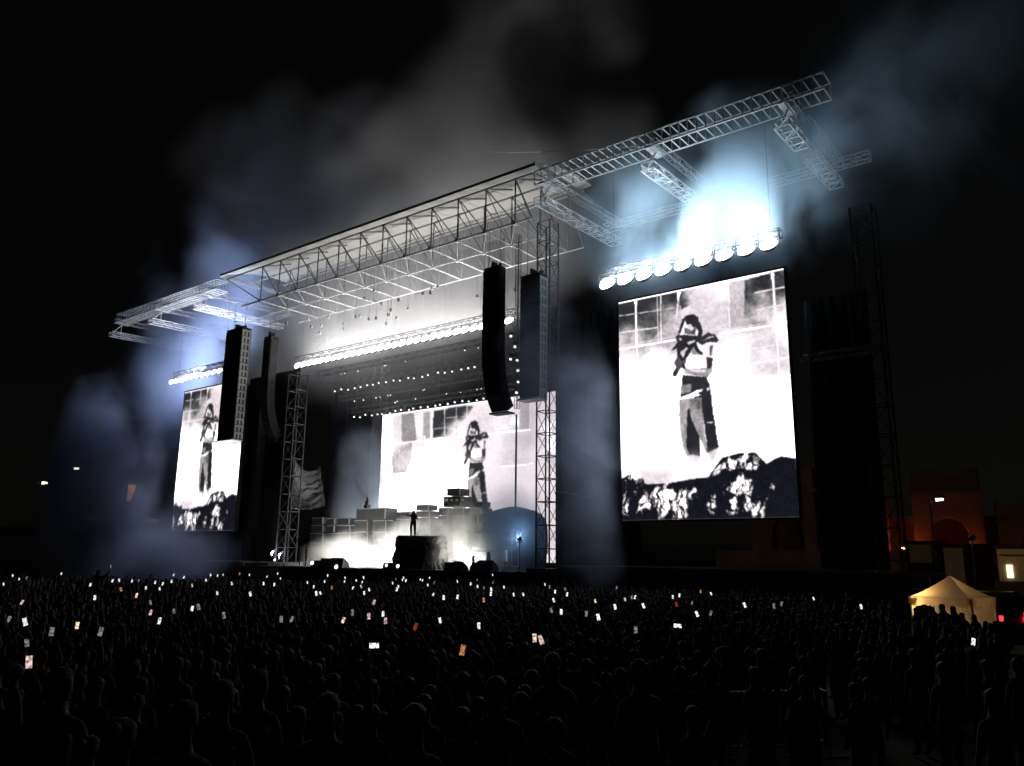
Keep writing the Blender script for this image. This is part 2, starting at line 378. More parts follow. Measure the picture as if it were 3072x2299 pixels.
FIG = [  # performer seen on the screens: (brightness, outline) in the figure's own 700 x 1655 frame
    (.72, [(258, 1470), (382, 1480), (388, 1655), (290, 1655)]), (.72, [(448, 1450), (552, 1410), (530, 1500), (490, 1585)]),
    (.60, [(185, 940), (180, 1080), (195, 1280), (215, 1400), (250, 1490), (380, 1490), (375, 1330), (310, 1150), (290, 1000), (280, 930)]),
    (.14, [(258, 1040), (250, 1250), (245, 1400), (275, 1475), (378, 1490), (372, 1300), (300, 1150), (275, 1040)]),
    (.58, [(268, 940), (290, 1110), (360, 1270), (400, 1370), (440, 1465), (462, 1440), (422, 1300), (408, 1100), (398, 930)]),
    (.42, [(285, 950), (400, 940), (400, 1040), (300, 1050)]),
    (.14, [(388, 900), (402, 1080), (430, 1270), (450, 1460), (555, 1410), (530, 1250), (500, 1060), (482, 900)]),
    (.17, [(212, 718), (440, 738), (470, 820), (485, 920), (400, 935), (188, 935), (205, 800)]),
    (.50, [(205, 810), (300, 805), (285, 880), (190, 905)]),
    (1.0, [(188, 930), (270, 905), (340, 868), (402, 848), (395, 872), (350, 895), (384, 906), (260, 948), (188, 955)]),
    (1.0, [(432, 1178), (470, 1165), (505, 1162), (505, 1174), (470, 1178)]), (.9, [(435, 845), (462, 835), (470, 862), (445, 868)]),
    (.97, [(235, 500), (400, 500), (445, 560), (440, 650), (250, 660), (225, 600)]),
    (.60, [(228, 660), (440, 652), (492, 600), (492, 690), (445, 742), (330, 722), (230, 700)]),
    (.85, [(250, 655), (420, 668), (440, 690), (300, 690)]),
    (.92, [(395, 420), (470, 415), (545, 430), (540, 530), (440, 555), (415, 650), (398, 560)]),
    (.20, [(438, 548), (502, 550), (490, 655), (440, 665)]), (.35, [(470, 430), (500, 430), (490, 520), (468, 540)]),
    (.15, [(142, 352), (230, 308), (330, 318), (405, 350), (350, 402), (262, 440), (205, 520), (238, 655), (215, 662), (165, 560), (155, 470), (104, 484), (160, 405)]),
    (.15, [(255, 440), (345, 405), (330, 440), (285, 500), (245, 560), (235, 620), (215, 560)]),
    (.85, [(250, 410), (320, 382), (332, 392), (270, 430)]), (.8, [(190, 500), (245, 455), (262, 462), (215, 520), (200, 535)]), (.8, [(175, 365), (200, 362), (205, 385), (182, 388)]),
    (.15, [(338, 405), (362, 470), (402, 505), (402, 530), (350, 515), (318, 460)]), (.6, [(292, 480), (318, 440), (330, 490), (390, 530), (300, 520)]),
    (.18, [(385, 355), (450, 310), (520, 328), (552, 380), (540, 405), (460, 402), (390, 435), (350, 402)]), (.7, [(400, 395), (470, 345), (512, 340), (505, 352), (450, 375)]),
    (.30, [(165, 540), (130, 600), (150, 640), (118, 732), (148, 728), (202, 640), (212, 600)]), (.15, [(120, 700), (150, 650), (168, 660), (146, 730), (120, 735)]),
    (.96, [(160, 335), (208, 180), (290, 140), (362, 200), (392, 300), (382, 345), (230, 335)]),
    (.15, [(198, 195), (250, 145), (310, 136), (357, 165), (377, 240), (362, 300), (332, 262), (322, 285), (290, 235), (250, 238), (232, 190)]),
    (.38, [(228, 262), (262, 272), (300, 295), (318, 260), (338, 258), (332, 335), (228, 325)]), (.75, [(265, 240), (300, 240), (300, 280), (270, 272)]),
    (.15, [(345, 160), (382, 230), (402, 300), (392, 345), (352, 345), (362, 290), (340, 220)]), (.17, [(205, 185), (235, 170), (222, 235), (190, 320), (158, 345), (178, 280)]),
]
def draw_figure(V, X, Y, H, seed=3, bodydark=0.0):
    """X, Y in the frame of the screen picture; H maps them to the figure frame"""
    q = apply_h(H, np.c_[X.ravel(), Y.ravel()]); fx = q[:, 0].reshape(X.shape); fy = q[:, 1].reshape(X.shape)
    fx = fx+9*(fbm(fx/40, fy/40, seed)-.5); fy = fy+9*(fbm(fx/40, fy/40, seed+9)-.5)
    g = fbm(fx/26, fy/60, seed+20, 3)
    for v, poly in FIG:
        k = inside(poly, fx, fy); fade = 1-sstep(1380, 1640, fy)
        val = v+(g-.5)*0.35*(1 if .3 < v < .8 else .15)
        if bodydark and fy.size: val = np.where((fy > 640) & (fy < 930), np.minimum(val, .3+bodydark*0), val)
        V[k] = (val*fade+V*(1-fade))[k]
    return V
def rocks(V, X, Y, top, patches, sx=26.0, sy=70.0, seed=40):
    k = inside(top, X, Y+10*(fbm(X/30, Y/30, seed)-.5)); V[k] = .07
    wx = X+60*(fbm(X/45, Y/60, seed+1)-.5); wy = Y+90*(fbm(X/50, Y/50, seed+2)-.5)
    st = fbm(wx/34+Y*.012, wy/120, seed+3, 4); fine = fbm(wx/9+Y*.03, wy/30, seed+8, 3); big = fbm(wx/90, wy/110, seed+11, 3)
    m = np.zeros(X.shape)
    for (x, y, rx, ry, s) in patches:
        q = np.hypot((wx-x)/(rx*1.5), (wy-y)/(ry*1.4)); m = np.maximum(m, s*np.clip(1.15-q, 0, 1))
    lit = sstep(.60, .68, st*.45+fine*.22+big*.15+m*.34)
    lit = lit*(1-sstep(.55, .62, 1-np.abs(2*fbm(wx/22+9, wy/55, seed+15, 3)-1)-.30))*(m > .05)
    V[k] = np.maximum(V, lit)[k]
    return V
def picture_side(X, Y):
    """tall side picture; X, Y in the frame 1363 x 1655 of its outline"""
    V = np.ones(X.shape)
    n = fbm(X/210+3, Y/170, 5, 5)
    haze = sstep(.35, .62, n)
    def dark(poly, v, soft):
        k = inside(poly, X, Y); V[k] = (v+(0.93-v)*np.clip(soft, 0, 1))[k]
    dark([(180, 300), (560, 230), (560, 350), (450, 470), (340, 590), (180, 640)], .17, sstep(-.25, .95, (X-200)/430+(Y-300)/330+ (n-.5)*1.6-.45))
    dark([(560, 240), (780, 185), (690, 290), (565, 350)], .25, sstep(0, .7, (X-545)/160+(n-.5)*2.0+.25))
    dark([(930, 175), (1230, 90), (1230, 440), (925, 470)], .16, sstep(.15, 1.0, (Y-130)/330+(n-.45)*1.9))
    dark([(840, 190), (940, 170), (935, 440), (840, 460)], .62, n*.8)
    sq = sstep(930, 1010, X+60*(n-.5))*sstep(440, 500, Y)*(1-sstep(690, 780, Y)); V = np.minimum(V, 1-sq*(.06+.16*(1-haze)))
    lft = (1-sstep(560, 700, Y+120*(n-.5)))*(1-sstep(480, 640, X+150*(n-.5))); V = np.minimum(V, 1-lft*(.10+.22*(1-haze)))
    rgt = (1-sstep(450, 620, Y+160*(n-.5)))*sstep(560, 640, X); V = np.minimum(V, 1-rgt*(.04+.16*(1-haze)))
    for a, b, wd, v in (((205, 316), (1180, 104), 5, 1.0), ((205, 303), (1180, 90), 3, .95), ((303, 296), (314, 640), 5, .98), ((428, 262), (436, 530), 3, 1), ((448, 262), (452, 530), 3, .95), ((556, 250), (540, 400), 5, .9), ((845, 180), (850, 470), 4, .95),
                        ((1103, 140), (1122, 410), 7, .97), ((1125, 440), (1145, 730), 5, .97), ((210, 390), (530, 340), 3, .75), ((215, 488), (430, 455), 4, .9), ((205, 585), (530, 527), 6, 1), ((205, 565), (530, 508), 2, .9), ((800, 487), (1200, 418), 6, 1), ((800, 470), (1200, 403), 2, .9),
                        ((1000, 248), (1190, 208), 4, .92), ((1010, 348), (1190, 310), 4, .88), ((1000, 660), (1210, 625), 3, .97), ((990, 575), (1210, 540), 3, .96), ((980, 752), (1210, 730), 5, 1)):
        V = np.where(segd(X, Y, a, b) < wd, v, V)
    for a, b, wd in (((303, 300), (306, 345), 10), ((556, 245), (548, 290), 12), ((1103, 138), (1106, 185), 12)): V = np.where(segd(X, Y, a, b) < wd*np.clip(1-(Y-a[1])/(b[1]-a[1])*.6, .3, 1), 1.0, V)
    V = np.minimum(V, 1-sstep(1230, 1330, Y+60*(n-.5))*(1-sstep(640, 780, X))*(.05+.14*(1-haze)))
    s = 1363/2100*3.0/3.0
    # the figure crop spans source px 1980..2200 x 900..1420; this frame spans 1750..2450 x 750..1600
    k1 = 700/1363.0; k2 = 220/700.0
    H = np.array([[k1/k2, 0, (1750-1980)/k2], [0, k1/k2, (750-900)/k2], [0, 0, 1]])
    V = draw_figure(V, X, Y, H)
    V = rocks(V, X, Y, [(150, 1360), (240, 1330), (300, 1300), (350, 1330), (360, 1368), (500, 1362), (620, 1340), (730, 1328), (745, 1300), (810, 1215), (900, 1190), (1000, 1185), (1070, 1250), (1150, 1208), (1240, 1222), (1330, 1260), (1330, 1700), (150, 1700)],
              [(250, 1480, 35, 110, 1), (300, 1330, 50, 40, 1.1), (350, 1480, 40, 100, 1), (500, 1480, 90, 110, 1.15), (640, 1420, 25, 60, .6), (750, 1490, 25, 60, .8), (880, 1510, 40, 60, .9), (930, 1390, 75, 70, 1.1), (1000, 1500, 50, 70, 1.1), (830, 1270, 80, 50, 1.15), (960, 1240, 90, 50, 1.0), (1110, 1410, 18, 40, .6)])
    return V
def picture_centre(X, Y):
    """wide centre picture; frame 2207 x 1655 of its outline"""
    V = np.ones(X.shape)*.90; n = fbm(X/260, Y/220, 15, 5)
    V += (n-.5)*.25
    glow = np.exp(-(((X-700)/430)**2+((Y-1150)/330)**2)**1.4); V = V+glow*.5
    glow = np.exp(-(((X-180)/90)**2)); V = V+.3*glow*sstep(900, 300, Y)
    def dark(poly, v, soft):
        k = inside(poly, X, Y); V[k] = (v+(.92-v)*np.clip(soft, 0, 1))[k]
    dark([(385, 345), (520, 325), (555, 640), (385, 650)], .45, n*.4)
    dark([(290, 380), (385, 350), (385, 640), (290, 640)], .78, n)
    dark([(640, 320), (700, 310), (700, 610), (630, 610)], .5, n*.5)
    dark([(745, 300), (1090, 250), (1180, 250), (1100, 380), (1000, 470), (900, 590), (735, 610), (728, 400)], .20, sstep(.55, 1.1, (X-745)/420+(Y-300)/500+(n-.5)*1.2))
    dark([(280, 680), (500, 650), (500, 830), (430, 985), (285, 1000)], .55, sstep(.2, .8, n))
    dark([(1500, 590), (1805, 560), (1805, 885), (1490, 900)], .82, sstep(.3, .8, n))
    dark([(1690, 210), (1800, 190), (1800, 500), (1690, 505)], .60, n*.7)
    dark([(1300, 920), (1850, 880), (1850, 1330), (1290, 1330)], .88, n*.6)
    for a, b, wd, v in (((183, 352), (1400, 187), 7, .97), ((370, 657), (1065, 590), 7, 1), ((370, 640), (1065, 572), 3, .9), ((1330, 565), (1800, 512), 7, 1), ((1480, 925), (1850, 885), 5, 1), ((860, 290), (860, 700), 5, .85), ((990, 270), (990, 590), 4, .8), ((1110, 250), (1100, 440), 4, .9),
                        ((740, 310), (700, 600), 5, .95), ((280, 1000), (490, 985), 5, 1), ((360, 670), (360, 980), 4, .85), ((630, 320), (625, 660), 6, .7), ((740, 500), (1000, 480), 4, .7), ((880, 380), (1090, 365), 4, .75), ((1800, 190), (1800, 520), 5, 1), ((1690, 285), (1800, 270), 4, 1), ((160, 1180), (400, 1165), 5, 1), ((640, 590), (640, 660), 12, .95), ((1385, 190), (1388, 560), 3, .8)):
        V = np.where(segd(X, Y, a, b) < wd, v, V)
    sx_, sy_ = .62, .786; H = np.array([[1/sx_, 0, 300-1188/sx_], [.12/sy_, 1/sy_, 138-(412+.12*1188)/sy_], [0, 0, 1]])
    V = draw_figure(V, X, Y, H, 8)
    return np.clip(V, .03, 1.2)
M_SCREEN = bpy.data.materials.new('led_picture'); M_SCREEN.use_nodes = True
_nt = M_SCREEN.node_tree; _nt.nodes.clear()
_o = _nt.nodes.new('ShaderNodeOutputMaterial'); _e = _nt.nodes.new('ShaderNodeEmission'); _a = _nt.nodes.new('ShaderNodeAttribute'); _a.attribute_name = 'picture'
_nt.links.new(_a.outputs['Color'], _e.inputs[0]); _nt.links.new(_e.outputs[0], _o.inputs[0]); _e.inputs[1].default_value = 1.0
M_SCREEN.cycles.emission_sampling = 'FRONT'
def led_screen(label, x0, x1, y, z0, z1, nu, nv, frame, fn, size):
    t = empty('led_screen', ((x0+x1)/2, y, z0), label, 'screen', 'LED screens')
    U, V = np.meshgrid(np.linspace(0, 1, nu+1), np.linspace(0, 1, nv+1))
    Hm = homography([(0, 0), (1, 0), (1, 1), (0, 1)], frame)
    q = apply_h(Hm, np.c_[U.ravel(), V.ravel()]); val = fn(q[:, 0].reshape(U.shape), q[:, 1].reshape(U.shape)).ravel()
    val = val.reshape(U.shape)
    for _ in range(2): val = (4*val+np.roll(val, 1, 0)+np.roll(val, -1, 0)+np.roll(val, 1, 1)+np.roll(val, -1, 1))/8
    g = fbm(q[:, 0].reshape(U.shape)/14, q[:, 1].reshape(U.shape)/14, 77, 3)-.5
    val = val+g*.22*sstep(.12, .4, val)*(1-sstep(.8, .97, val))+g*.07*(1-sstep(.1, .2, val)); val = np.clip(val, 0, 1).ravel()
    lin = val**2.2*(1+2.0*sstep(.93, 1.0, val)); mid = sstep(.35, .75, val)*(1-sstep(.9, 1, val)); lo = 1-sstep(.2, .5, val)
    rgb = np.stack([lin*(1+.05*mid)+.004*lo, lin*(1-.06*mid)+.004*lo, lin*(1+.0*mid)+.009*lo, np.ones_like(lin)], 1)
    off = WL[t.name]
    verts = np.stack([x0+(x1-x0)*U.ravel()-off.x, np.full(U.size, y-off.y), z1+(z0-z1)*V.ravel()-off.z], 1)
    idx = np.arange(U.size).reshape(U.shape); f = np.stack([idx[:-1, :-1], idx[1:, :-1], idx[1:, 1:], idx[:-1, 1:]], -1).reshape(-1, 4)
    me = bpy.data.meshes.new('display'); me.from_pydata(verts.tolist(), [], f.tolist())
    ca = me.color_attributes.new('picture', 'FLOAT_COLOR', 'POINT'); ca.data.foreach_set('color', rgb.astype(np.float32).ravel())
    me.materials.append(M_SCREEN); d = bpy.data.objects.new('display', me); col.objects.link(d); d.parent = t; WL[d.name] = off
    part('housing', M['black'], t, lambda b: b.box(x0-0.05, x1+0.05, y+0.012, y+0.45, z0-0.05, z1+0.05))
    for x in (x0-0.10, x1+0.05): part('side_frame', M['blackmetal'], t, lambda b: b.box(x, x+0.05, y-0.02, y+0.3, z0-0.1, z1+0.1))
    for z in (z0-0.12, z1+0.05): part('cross_frame', M['blackmetal'], t, lambda b: b.box(x0-0.05, x1+0.05, y-0.02, y+0.3, z, z+0.07))
    return t
SIDE = [(205, 312), (1168, 100), (1262, 1566), (230, 1578)]
led_screen('big right LED screen showing a performer above dark rocks', -26.68, -15.24, YF, 5.75, 20.58, 240, 330, SIDE, picture_side, 1)
led_screen('far left LED screen with the same performer picture, partly behind speakers', -81.68, -70.2, YF, 5.55, 20.68, 110, 160, SIDE, picture_side, 1)
CTR = [tuple(((p[0]*3-1100)*2207/600, (p[1]*3-1150)*2207/600)) for p in [proj((-62.74, 58, 18.0)), proj((-40.3, 58, 18.0)), proj((-40.3, 58, 2.9)), proj((-62.74, 58, 2.9))]]
led_screen('wide centre LED screen behind the equipment stacks on stage', -62.74, -40.3, 58, 2.9, 18.0, 260, 175, CTR, picture_centre, 1)

# ------------------------------------------------------------------ lamps
def make_lamp(r, lensmat, tilt, yaw=0.0):
    """floodlight with housing, bulging lens and yoke, aimed at the audience and upwards"""
    t = empty('stage_lamp', (0, 0, 0))
    R = Matrix.Rotation(yaw, 4, 'Z') @ Matrix.Rotation(-tilt, 4, 'X')
    def lens(b):
        vs = []; fs = []; n = 10; rings = 4
        for j in range(rings):
            a = j/rings*math.pi/2
            for k in range(n): vs.append(R @ Vector((r*math.cos(a)*math.cos(2*math.pi*k/n), -r*.75*math.sin(a)-0.02, r*math.cos(a)*math.sin(2*math.pi*k/n))))
        vs.append(R @ Vector((0, -r*.75-0.02, 0)))
        for j in range(rings-1):
            for k in range(n): fs.append((j*n+k, j*n+(k+1) % n, (j+1)*n+(k+1) % n, (j+1)*n+k))
        fs += [((rings-1)*n+k, (rings-1)*n+(k+1) % n, rings*n) for k in range(n)]
        b.add(vs, fs)
    part('lens', lensmat, t, lens, True)
    part('housing', M['blackmetal'], t, lambda b: [b.tube(R @ Vector((0, 0.02, 0)), R @ Vector((0, -0.01, 0)), r*1.12, r*1.12, 10), b.tube(R @ Vector((0, 0.5*r, 0)), R @ Vector((0, 0.021, 0)), r*.7, r*1.1, 10)])
    part('yoke', M['blackmetal'], t, lambda b: [b.tube((-r*1.2, 0, 0), (-r*1.2, 0, r*1.5), r*.07, n=4), b.tube((r*1.2, 0, 0), (r*1.2, 0, r*1.5), r*.07, n=4), b.tube((-r*1.2, 0, r*1.5), (r*1.2, 0, r*1.5), r*.07, n=4)])
    return t
ORD = 'leftmost,second,third,fourth,fifth,sixth,seventh,eighth,ninth,tenth,eleventh,twelfth,thirteenth,fourteenth,fifteenth,sixteenth,seventeenth,eighteenth,nineteenth,twentieth,twenty-first,twenty-second,twenty-third,twenty-fourth,twenty-fifth,twenty-sixth,twenty-seventh,twenty-eighth,twenty-ninth,thirtieth'.split(',')
def nth(i, n): return 'leftmost' if i == 0 else 'rightmost' if i == n-1 else ORD[i]+' from left'
def lamp_row(pts, r, lm, tilt, label, group, yaw=0.0):
    proto = make_lamp(r, lm, tilt, yaw)
    for i, p in enumerate(pts):
        o = proto if i == 0 else copy_tree(proto)
        o.location = p; tag(o, label % nth(i, len(pts)), 'lamp', group)
def line(p0, p1, n): return [Vector(p0).lerp(Vector(p1), i/(n-1)) for i in range(n)]
lamp_row(line((-27.3, 45.6, 21.9), (-15.9, 45.6, 22.1), 9), 0.54, L_RIGHT, 0.7, 'blazing white floodlight, %s in the row above the big right screen', 'floodlights above the right screen')
lamp_row(line((-83.9, 45.6, 22.0), (-74.5, 45.6, 22.0), 10), 0.30, L_LEFT, 0.6, 'white floodlight, %s in the short row above the far left screen', 'floodlights above the left screen')
lamp_row(line((-67.2, 50, 22.42), (-39.4, 50, 22.42), 30), 0.38, L_CENTRE, 0.75, 'white floodlight, %s in the long row under the roof', 'floodlights in the centre row')
def beam(name, p0, p1, wdt, watts, colr, d, spread, lean=None):
    """the light a row of floodlights throws up into the smoke: one strip along the row"""
    p0, p1 = Vector(p0), Vector(p1); l = bpy.data.lights.new(name, 'AREA'); l.shape = 'RECTANGLE'; l.size = (p1-p0).length; l.size_y = wdt
    l.energy = watts; l.color = colr; l.spread = math.radians(spread); o = bpy.data.objects.new(name, l); col.objects.link(o)
    x = (p1-p0).normalized(); z = -Vector(d).normalized(); z = (z-x*z.dot(x)).normalized() if lean is None else z; y = z.cross(x).normalized(); x = y.cross(z)
    o.matrix_world = Matrix(((x.x, y.x, z.x, 0), (x.y, y.y, z.y, 0), (x.z, y.z, z.z, 0), (0, 0, 0, 1))); o.location = (p0+p1)/2
beam('floodlight_beam_right', (-27.3, 46.3, 22.6), (-15.9, 46.3, 22.8), .5, 4200, (.74, .90, 1.0), (0.05, .0, 1), 165)
beam('floodlight_beam_left', (-83.9, 46.3, 22.7), (-74.5, 46.3, 22.7), .5, 5500, (.80, .88, 1.0), (-.5, .15, .85), 175, 1)
beam('floodlight_beam_centre', (-67.2, 50.8, 23.0), (-39.4, 50.8, 23.0), .5, 4600, (1, .98, .95), (0, .35, 1), 165)
def lighting_truss(label, x0, x1, y, z, s=0.5, nb=40, m='blackmetal'):
    t = empty('lighting_truss', ((x0+x1)/2, y, z), label, 'truss', 'lighting trusses')
    box_truss(t, (x0, y, z), (x1, y, z), (0, s, 0), (0, 0, s), nb, 0.035, M[m], lace=0.7)
    for x in (x0+1, (x0+x1)/2, x1-1): strut('hanger', (x, y, z), (x, y, 28.7), 0.02, M['steel'], t, 4)
    return t
lighting_truss('black truss carrying the long centre row of floodlights', -67.8, -38.8, 50.2, 23.2)
lighting_truss('black truss carrying the upper row of small spotlights', -66, -39, 53.2, 20.7)
lighting_truss('black truss carrying the lower row of small spotlights', -66, -40, 56.2, 18.5)
lighting_truss('dim black truss high between the spotlight rows', -66, -39, 54.8, 19.6)
lighting_truss('dim dark truss under the floodlight row', -66, -39, 51.6, 21.7)
for lab, x0, x1, z in (('black truss behind the floodlights above the right screen', -27.6, -15.3, 22.9), ('black truss behind the floodlights above the left screen', -84.2, -74, 22.9)):
    t = empty('lighting_truss', ((x0+x1)/2, YF, z), lab, 'truss', 'lighting trusses')
    box_truss(t, (x0, YF+.1, z), (x1, YF+.1, z), (0, .5, 0), (0, 0, .5), 18, 0.035, M['blackmetal'], lace=.7)
    for x in (x0+.6, x1-.6): strut('hanger', (x, YF+.1, z), (x, YF+.1, 30.4), 0.012, M['blackmetal'], t, 4)
def make_spot(r=0.095):
    t = empty('spotlight', (0, 0, 0))
    part('lens', L_SMALL, t, lambda b: b.tube((0, -.26, -.19), (0, -.27, -.20), r, r, 8))
    part('housing', M['blackmetal'], t, lambda b: [b.tube((0, -.25, -.18), (0, 0.05, 0.02), r*1.15, r*.9, 8), b.box(-.17, .17, -.06, .1, .03, .22)])
    part('yoke', M['blackmetal'], t, lambda b: [b.box(-.19, -.16, -.03, .03, -.1, .35), b.box(.16, .19, -.03, .03, -.1, .35), b.box(-.19, .19, -.03, .03, .35, .4)])
    return t
sp = make_spot(); first = True
def put_spot(p, label, group, s=1.0):
    global first
    o = sp if first else copy_tree(sp); first = False
    o.location = p; o.scale = (s, s, s); o.rotation_euler.z = random.uniform(.2, .9); o.rotation_euler.x = random.uniform(-.25, .25); tag(o, label, 'spotlight', group)
for i, p in enumerate(line((-64.5, 53, 20.1), (-42.6, 53, 20.1), 24)): put_spot(p+Vector((random.uniform(-.1, .1), 0, random.uniform(-.06, .06))), 'small lit spotlight, %s in the upper dotted row over the stage' % nth(i, 24), 'upper spotlight row')
for i, p in enumerate(line((-65, 56, 17.85), (-45.2, 56, 17.85), 23)): put_spot(p+Vector((random.uniform(-.1, .1), 0, random.uniform(-.06, .06))), 'small lit spotlight, %s in the dotted row just above the centre screen' % nth(i, 23), 'lower spotlight row')
for i in range(26):
    p = random.choice((Vector((0, 54.8, 19.2)), Vector((0, 51.6, 21.3)), Vector((0, 55.4, 18.6)))); p.x = random.uniform(-64, -44)
    put_spot(p, 'faint tiny spotlight scattered among the dark trusses over the stage', 'scattered spotlights', random.uniform(.5, .8))
for i, (px, py) in enumerate(((512, 335), (516, 345), (512, 357.5), (518, 357.5), (517, 368.5), (519, 379), (517.5, 391))):
    put_spot(at(px, py, 47.6), 'small spotlight, %s, in the vertical string between the speaker columns' % ('topmost', 'second from top', 'left one of the level pair', 'right one of the level pair', 'third from bottom', 'second from bottom', 'lowest')[i], 'vertical spotlight string', 1.15)
t = empty('lighting_mast', tuple(at(517, 400, 47.9)), 'thin vertical black ladder holding spotlights between the speaker columns', 'truss')
box_truss(t, (at(517, 400, 47.9).x, 47.9, 14.5), (at(517, 400, 47.9).x, 47.9, 28.7), (.3, 0, 0), (0, .3, 0), 24, 0.025, M['blackmetal'])

# ------------------------------------------------------------------ hanging speaker columns
def line_array(label, x, y, ztop, n, h, w, d, curve, group, sidemat='trim'):
    t = empty('line_array', (x, y, ztop), label, 'speaker', group)
    part('frame', M['blackmetal'], t, lambda b: [b.box(x-w*.48, x+w*.48, y, y+d, ztop+.05, ztop+.22), b.box(x-.08, x+.08, y+.1, y+d-.1, ztop+.22, ztop+.7), b.box(x+w*.3, x+w*.42, y+d*.4, y+d*.6, ztop+.22, ztop+.5)])
    for sx in (-.35, .35): strut('chain', (x+sx*w, y+d*.5, ztop+.2), (x+sx*w, y+d*.5, 28.75), 0.03, M['steel'], t, 4)
    py, pz, a = y, ztop, 0.0
    for i in range(n):
        a += curve[i] if i < len(curve) else 0
        R = Matrix.Translation((x, py, pz)) @ Matrix.Rotation(a, 4, 'X')
        c = part('cabinet', M['box'], t, lambda b: b.box(-w/2, w/2, 0, d, -h+.02, 0, R))
        part('grille', M['grille'], c, lambda b: b.box(-w/2+.05, w/2-.05, -.03, -.002, -h+.05, -.03, R))
        part('side_plate', M[sidemat], c, lambda b: [b.box(w/2+.002, w/2+.03, d*.06, d*.26, -h+.03, -.02, R), b.box(w/2+.002, w/2+.03, d*.42, d*.60, -h+.03, -.02, R), b.box(w/2+.002, w/2+.03, d*.78, d*.96, -h+.03, -.02, R), b.box(w/2+.003, w/2+.028, d*.26, d*.78, -h*.32, -.02, R)])
        nb = Matrix.Rotation(a, 4, 'X') @ Vector((0, 0, -h)); py += nb.y; pz += nb.z
    part('bottom_bar', M[sidemat], t, lambda b: b.box(x-w*.6, x+w*.5, py-.15, py+d, pz-.14, pz-.02))
    return t
M['plate'] = mat('grey_plate', (0.62, 0.62, 0.61), 0.5, 0.2, 0.2, 6)
line_array('broad straight hanging speaker column with a pale perforated side, right of centre', -33.55, 45, 23.6, 13, 0.70, 1.75, 1.0, [], 'hanging speakers', 'plate')
line_array('long black hanging speaker column curving at its foot, in front of the floodlights', -37.3, 45, 25.0, 17, 0.66, 1.6, .8, [0]*9+[.03, .04, .05, .06, .08, .10, .12, .14], 'hanging speakers', 'grille')
line_array('straight hanging speaker column covering the corner of the far left screen', -70.9, 44.6, 25.6, 16, 0.70, 2.8, 1.1, [], 'hanging speakers', 'plate')
line_array('thin curved hanging speaker column right of the far left screen', -67.4, 46.2, 24.6, 17, 0.62, 1.2, .9, [0]*8+[.03, .04, .05, .06, .07, .08, .09, .1, .12], 'hanging speakers', 'grille')
t = empty('support_pole', tuple(at(516, 505, 50)), 'thin upright pole in front of the centre screen', 'pole')
_p = at(515.5, 505, 50); strut('shaft', (_p.x, 50, DECK), (_p.x, 50, 14.5), .085, M['steel'], t); part('foot', M['steel'], t, lambda b: b.box(_p.x-.4, _p.x+.4, 49.6, 50.4, DECK, DECK+.08))
t = empty('side_barrier', tuple(at(590, 497, 45.4)), 'bright slanting handrail beside the right lattice tower', 'handrail')
strut('rail', at(556, 491, 46.2), at(591, 497.5, 47.5), .06, M['alu'], t)
for k in (0.02, .5, .98): _q = Vector(at(556, 491, 46.2)).lerp(Vector(at(591, 497.5, 47.5)), k); strut('post', (_q.x, _q.y, DECK+.5), _q, .04, M['blackmetal'], t)

# ------------------------------------------------------------------ equipment on stage
def cabinet(px0, py0, px1, py1, Y, label, depth=1.1, z0=None, cells=1, name='speaker_cabinet', cat='speaker cabinet', group='boxes stacked on the stage', rim=True):
    a = at(px0, py1, Y); b_ = at(px1, py0, Y); x0, x1 = a.x, b_.x-depth*.38
    zz0 = a.z if z0 is None else z0; zz1 = at((px0+px1)/2, py0, Y).z
    t = empty(name, ((x0+x1)/2, Y, zz0), label, cat, group)
    part('case', M['box'], t, lambda b: b.box(x0, x1, Y, Y+depth, zz0+.01, zz1))
    wd = (x1-x0)/cells
    for i in range(cells):
        g = part('grille', M['grille'], t, lambda b: b.box(x0+i*wd+.06, x0+(i+1)*wd-.06, Y-.03, Y-.003, zz0+.08, zz1-.07))
    if rim: part('edge_trim', M['trim'], t, lambda b: [b.box(x0-.02, x1+.02, Y-.04, Y+.05, zz1-.05, zz1+.012), b.box(x1+.002, x1+.03, Y-.04, Y+.06, zz0+.02, zz1-.06)])
    return t
def z6(x0, y0, x1, y1): k = 500/2212/3; return (266.67+x0*k, 483.33+y0*k, 266.67+x1*k, 483.33+y1*k)
def z7(x0, y0, x1, y1): k = 500/2212/3; return (416.67+x0*k, 450+y0*k, 416.67+x1*k, 450+y1*k)
Y1 = 53.0
LS_ = [
    (z6(600, 455, 782, 545), 'dark speaker box, top left of the left-hand stack'), (z6(795, 465, 938, 548), 'small dark speaker box, top middle of the left-hand stack'), (z6(945, 460, 1132, 550), 'dark speaker box, top right of the left-hand stack'),
    (z6(590, 556, 782, 652), 'speaker box in the second layer, left end of left-hand stack'), (z6(788, 560, 932, 652), 'speaker box in the second layer, middle of left-hand stack'), (z6(940, 562, 1142, 652), 'speaker box in the second layer, right end of left-hand stack'),
]
for r, l in LS_: cabinet(*r, Y1, l)
def zdeck(px, Y): return DECK
for r, l, c in ((z6(575, 662, 782, 780), 'slatted dark box low in the left-hand stack, left half', 2), (z6(788, 662, 1142, 780), 'slatted dark box low in the left-hand stack, right half', 2), (z6(570, 790, 782, 960), 'bottom left box of the left-hand stack', 2), (z6(788, 790, 1142, 960), 'bottom right box of the left-hand stack', 3)):
    cabinet(*r, Y1, l, cells=c, z0=DECK if r[3] > 550 else None)
cabinet(*z6(1187, 332, 1632, 488), Y1, 'big dark console topping the stack under the lone figure', 1.6, cells=3)
cabinet(*z6(1157, 492, 1395, 640), Y1, 'dark box under the big console, left half', 1.6)
cabinet(*z6(1402, 492, 1640, 640), Y1, 'dark box under the big console, right half', 1.6, cells=2)
